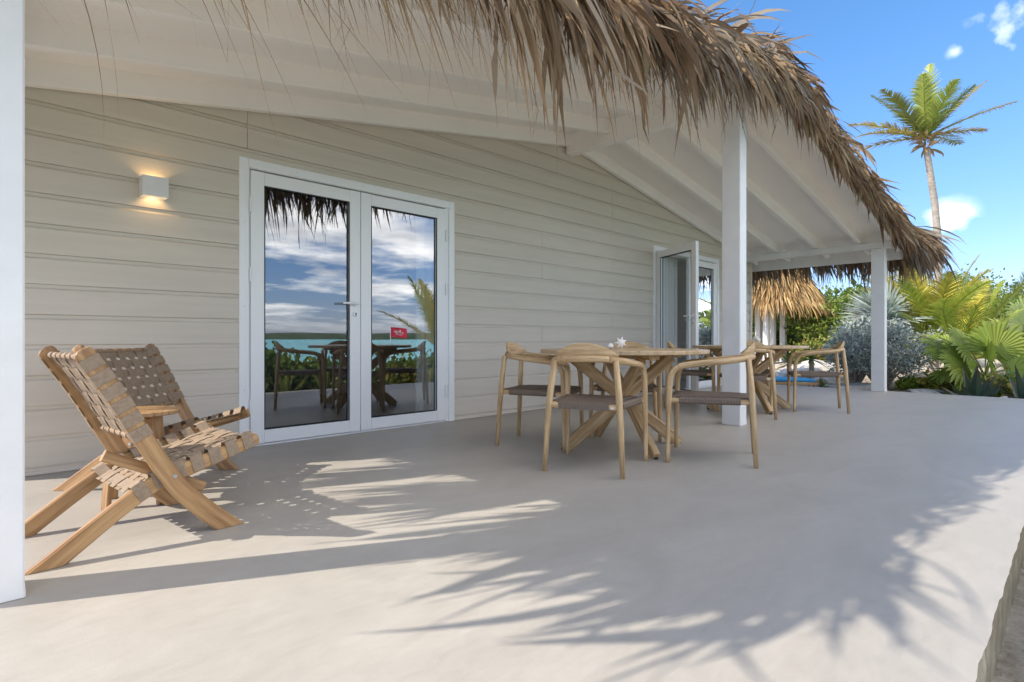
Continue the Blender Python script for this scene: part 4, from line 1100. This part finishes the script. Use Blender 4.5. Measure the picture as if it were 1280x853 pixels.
for i, (px, dp, rx, rz, cols, lab, ls) in enumerate((
        (1040, 19.0, 1.5, 1.05, LG, 'light green leafy bush between the thatched hut and the silver bush', .13), (1000, 22.5, 1.7, .75, DG, 'dark green bush in front of the white hut posts', .14),
        (1085, 22.0, 1.6, 1.2, LG, 'green bush behind the silver-blue spiky palm', .13), (1150, 22.0, 1.9, 1.0, [(.20, .24, .05), (.26, .27, .05)], 'olive yellow bush behind the coconut trunk', .13),
        (1230, 19.0, 1.7, .80, DG, 'dark green bush behind the upright feather palm', .12), (1290, 18.0, 1.6, .85, LG, 'light green bush at the right end of the garden', .12),
        (940, 24.0, 2.5, 1.1, DG, 'dark hedge-like bush behind the thatched hut', .15), 
        (1138, 11.5, .13, .04, [(.30, .38, .05), (.22, .30, .05)], 'low lime green clump at the foot of the silver bush', .11), (1205, 25.0, 2.4, 1.3, LG, 'far green bush behind the feather palms', .15),
        (1186, 11.0, .32, .10, [(.26, .30, .05), (.34, .30, .06)], 'low yellowing clump at the foot of the yellow feather palms', .10), (1258, 10.0, .30, .12, [(.12, .19, .04), (.34, .27, .06)], 'low mixed green and yellow clump behind the agaves', .10),
        (1028, 16.0, .8, .40, [(.24, .28, .05), (.30, .22, .05), (.16, .24, .04)], 'low yellow-green bush with orange tips behind the yuccas', .10))):
    g = spot(px, dp); bush('garden_bush', lab, (g.x, g.y, gh(g.x, g.y)), rx, rx * .9, rz, int(60 + 40 * rx), 42, ls, cols, base_open=.05, spread=.04 + .15 * rx, lw=.6, stems=6)

# far wood that closes the view
mb = MB()
for k in range(16000):
    a = R_(U(-14, 32)); dd = U(30, 60); x = math.cos(a) * dd; y = math.sin(a) * dd; hh = 1.3 + 1.5 * (noise.noise(Vector((x * .18, y * .18, 4))) + .4)
    p = Vector((x, y, gh(x, y) + U(0, 1) * max(.5, hh))); d = Vector((U(-1, 1), U(-1, 1), U(-.2, 1))).normalized(); s_ = d.cross(Vector((U(-1, 1), U(-1, 1), U(-1, 1)))).normalized(); L = U(.25, .55)
    mb.add([p, p + d * L * .5 - s_ * L * .3, p + d * L, p + d * L * .5 + s_ * L * .3], [(0, 1, 2, 3)], None, jit(rnd.choice(LG + DG), .3))
tag(mb.build('far_scrub', 'leaf'), 'low green scrub closing the view beyond the garden', 'scrub', kind='stuff')

# garden floor details: litter, boulders, pale kerb
mb = MB()
for k in range(9000):
    x = U(10.8, 19); y = U(-.5, 9); p = Vector((x, y, gh(x, y) + .012)); a = U(0, 6.28); L = U(.03, .16); d = Vector((math.cos(a), math.sin(a), U(-.05, .25))); s_ = Vector((-d.y, d.x, U(-.3, .3)))
    mb.add([p, p + d * L * .5 - s_ * L * .16, p + d * L, p + d * L * .5 + s_ * L * .16], [(0, 1, 2, 3)], None, jit(rnd.choice([(.30, .19, .09), (.22, .14, .07), (.40, .30, .18), (.5, .43, .32)]), .3))
for k in range(1500):
    x = U(0.5, 9); y = U(-5, .12); p = Vector((x, y, gh(x, y) + .012)); a = U(0, 6.28); L = U(.03, .12); d = Vector((math.cos(a), math.sin(a), U(-.05, .25))); s_ = Vector((-d.y, d.x, U(-.3, .3)))
    mb.add([p, p + d * L * .5 - s_ * L * .16, p + d * L, p + d * L * .5 + s_ * L * .16], [(0, 1, 2, 3)], None, jit(rnd.choice([(.30, .19, .09), (.22, .14, .07), (.40, .30, .18)]), .3))
tag(mb.build('leaf_litter', 'leaf'), 'dry fallen leaves scattered over the sand', 'leaves', kind='stuff')
def rock(label, loc, sx, sy, sz, seed, name='boulder'):
    bm = bmesh.new(); bmesh.ops.create_icosphere(bm, subdivisions=4, radius=1)
    for v in bm.verts:
        n_ = noise.fractal(v.co * 1.3 + Vector((seed, 0, 0)), 1, 2, 4); v.co *= 1 + .22 * n_
        v.co = Vector((v.co.x * sx, v.co.y * sy, v.co.z * sz))
    me = bpy.data.meshes.new(name); bm.to_mesh(me); bm.free(); me.materials.append(M['stone'])
    o = link(name, me); o.location = loc; tag(o, label, 'rock'); return o
g = spot(1020, 14.0); rock('broad grey boulder behind the yuccas', (g.x, g.y, gh(g.x, g.y) + .12), 1.1, .8, .36, 1)
g = spot(1160, 10.9); rock('flat pale stone on the sand beside the silver bush', (g.x, g.y, gh(g.x, g.y) + .01), .45, .3, .07, 2)
g = spot(1196, 11.6); rock('pale stone under the big fan palm', (g.x, g.y, gh(g.x, g.y) + .03), .3, .22, .12, 3)
g = spot(1262, 9.6); rock('small pale stone between the agaves', (g.x, g.y, gh(g.x, g.y) + .02), .28, .2, .08, 4)
mb = MB(); a = spot(1035, 11.6); b_ = spot(1086, 11.9); mb.sweep([(a.x, a.y, gh(a.x, a.y) + .04), ((a.x + b_.x) / 2, (a.y + b_.y) / 2, gh(a.x, a.y) + .04), (b_.x, b_.y, gh(b_.x, b_.y) + .04)], rect(.5, .14, .02), (0, 0, 1))
tag(mb.build('path', 'stone'), kind='structure')

# blue lounger on the sand behind the conch table
g = spot(952, 11.6); lg = empty('sun_lounger', (g.x, g.y, gh(g.x, g.y))); lg.rotation_euler = (0, 0, math.atan2(CR.y, CR.x)); tag(lg, 'blue cushioned sun lounger on the sand behind the conch table', 'sun lounger')
mb = MB(); mb.sweep([(-.42, 0, .30), (.2, 0, .27), (.95, 0, .25)], rect(.58, .07, .02), (0, 0, 1)); mb.build('seat_cushion', 'blue', lg, sharp=30)
mb = MB(); mb.sweep([(-.40, 0, .34), (-.58, 0, .55), (-.72, 0, .80)], rect(.58, .07, .02), (0, 0, 1)); mb.build('back_cushion', 'blue', lg, sharp=30)
for s in (-1, 1):
    mb = MB(); mb.sweep([(-.6, s * .31, .22), (1.0, s * .31, .19)], rect(.035, .05, .005), (0, 0, 1)); mb.build('side_rail', 'teak', lg)
    for x in (-.5, .85):
        mb = MB(); mb.box(x - .02, x + .02, s * .31 - .02, s * .31 + .02, 0, .20, .003, 2); mb.build('leg', 'teak', lg)

# thatched hut
g = spot(962, 20.0); hz = gh(g.x, g.y); hut = empty('thatched_hut', (g.x, g.y, hz)); tag(hut, 'small sunlit palm thatch hut on white posts beyond the house corner', 'hut')
for k, px in enumerate((958, 965.5, 979, 948)):
    p = spot(px, 18.9 + .3 * k) - g; mb = MB(); mb.box(p.x - .09, p.x + .09, p.y - .09, p.y + .09, -.1, 2.0, .01, 2); mb.build('post', 'white', hut)
mb = MB(); mb.sweep([(0, 0, 1.95), (0, 0, 4.3)], circ(1.0, 28), (0, 1, 0), [1.75, .08]); mb.build('roof_bed', 'thatchcore', hut)
mb = MB()
for k in range(5200):
    a = U(0, 6.283); f = U(0, 1) ** 1.3; r_ = 1.78 * (1 - f * .9); z = 1.9 + 2.35 * f + .05
    o_ = Vector((math.cos(a), math.sin(a), 0)); blade(mb, o_ * r_ + Vector((0, 0, z)), o_ * .75 + Vector((U(-.3, .3), U(-.3, .3), -.75)), U(.45, .8), U(.012, .03), U(.3, 1.0), 4, .3, jit(rnd.choice([(.52, .34, .15), (.58, .40, .19), (.42, .26, .11)]), .25))
o = mb.build('thatch', 'thatch', hut); o['kind'] = 'stuff'

# ------------------------------------------------------------------ sea side (seen in the door glass)
def seaside(name_fn): pass
for i, (x, y, rx, rz, cols, lab, ls) in enumerate((
        (3.3, -.75, .65, .42, DG + LG[:1], 'dark sea grape bush at the seaward edge of the deck, opposite the lounge chairs', .12), (4.25, -1.0, .55, .32, LG, 'light green sea grape bush at the seaward edge of the deck', .13),
        (5.4, -1.5, .6, .26, LG, 'low spreading green bush on the seaward side', .10), (6.8, -1.3, .7, .22, [(.28, .24, .05), (.14, .2, .03)], 'low orange-tinged bush on the seaward side', .09), (8.1, -2.1, .8, .26, LG, 'far low green bush on the seaward side', .1), (2.2, -1.6, .7, .45, DG, 'dark sea grape bush nearest the seaward path', .13))):
    bush('shore_bush', lab, (x, y, gh(x, y)), rx, rx * .6, rz, int(40 + 30 * rx), 40, ls, cols, base_open=.1, spread=.15, lw=.75, stems=6)
for i, (x, y, L, col, lab) in enumerate(((4.0, -.42, .62, (.20, .30, .07), 'lime green spiky succulent at the seaward deck edge'), (4.75, -.5, .55, (.16, .27, .06), 'smaller green spiky succulent at the seaward deck edge'), (6.0, -.6, .45, (.15, .25, .06), 'green spiky succulent opposite the closed doors'), (7.3, -.8, .4, (.17, .27, .07), 'far green spiky succulent on the seaward side'))):
    rt = rosette('succulent', lab, (x, y, gh(x, y)), 0)
    for k in range(16):
        a = k * 2.39996; el = R_(U(35, 85)); sword('succulent_leaf', rt, (0, 0, .03), (math.cos(a) * math.cos(el), math.sin(a) * math.cos(el), math.sin(el)), L * U(.8, 1.15), .04, U(0, .5), jit(col, .2), (.4, .25, .06), 5)
p = Vector((9.9, -3.75, 0)); p.z = gh(p.x, p.y); sp_ = empty('shore_palm', p); tag(sp_, 'yellow-green coconut palm on the seaward side, mirrored in the right door pane', 'palm tree')
palm_trunk(sp_, [Vector((0, 0, -.1)), Vector((.05, 0, .35)), Vector((.05, 0, .75))], .13, .1)
for k in range(11):
    a = 2 * math.pi * k / 11 + U(-.2, .2); el = R_(U(35, 80)); frond('frond', sp_, (.05, 0, .75), (math.cos(a) * math.cos(el), math.sin(a) * math.cos(el), math.sin(el)), U(2.0, 2.6), U(.2, .35), rnd.choice([YEL, LIME, LIME]), dryf=U(.1, .5), leaf_l=.5, n=16, per=4)
fp = Vector((19.2, -21.1, -2.9)); fl = empty('flag', fp); tag(fl, 'red flag with white print flying on a pole at the shore', 'flag')
mb = MB(); mb.tube([(0, 0, 0), (0, 0, 4.55)], [.035, .022], 8); mb.build('pole', 'white', fl, smooth=True)
mb = MB(); nx, ny = 16, 8; vs = []; gr = []
fdir = Vector((.80, .25, 0)).normalized(); fn = Vector((-fdir.y, fdir.x, 0))
for i in range(nx + 1):
    for j in range(ny + 1):
        u, v = i / nx, j / ny; vs.append(fdir * (u * 1.0) + fn * (.07 * math.sin(u * 7 + v)) * u + Vector((0, 0, 3.85 + v * .62 - .10 * u * u))); gr.append((u, v, 0))
mb.add(vs, [(i * (ny + 1) + j, (i + 1) * (ny + 1) + j, (i + 1) * (ny + 1) + j + 1, i * (ny + 1) + j + 1) for i in range(nx) for j in range(ny)], gr); mb.build('flag_cloth', 'flag', fl, smooth=True)
jt = empty('jetty', (26.5, -33.0, -2.2)); tag(jt, 'low wooden jetty standing in the turquoise shallows', 'jetty')
mb = MB(); mb.box(-3, 3, -.6, .6, .72, .80); mb.build('jetty_deck', 'greywood', jt)
for k in range(5):
    for s in (-1, 1):
        mb = MB(); mb.tube([(-2.8 + 1.4 * k, s * .5, -.8), (-2.8 + 1.4 * k, s * .5, .72)], .07, 8); mb.build('pile', 'greywood', jt)
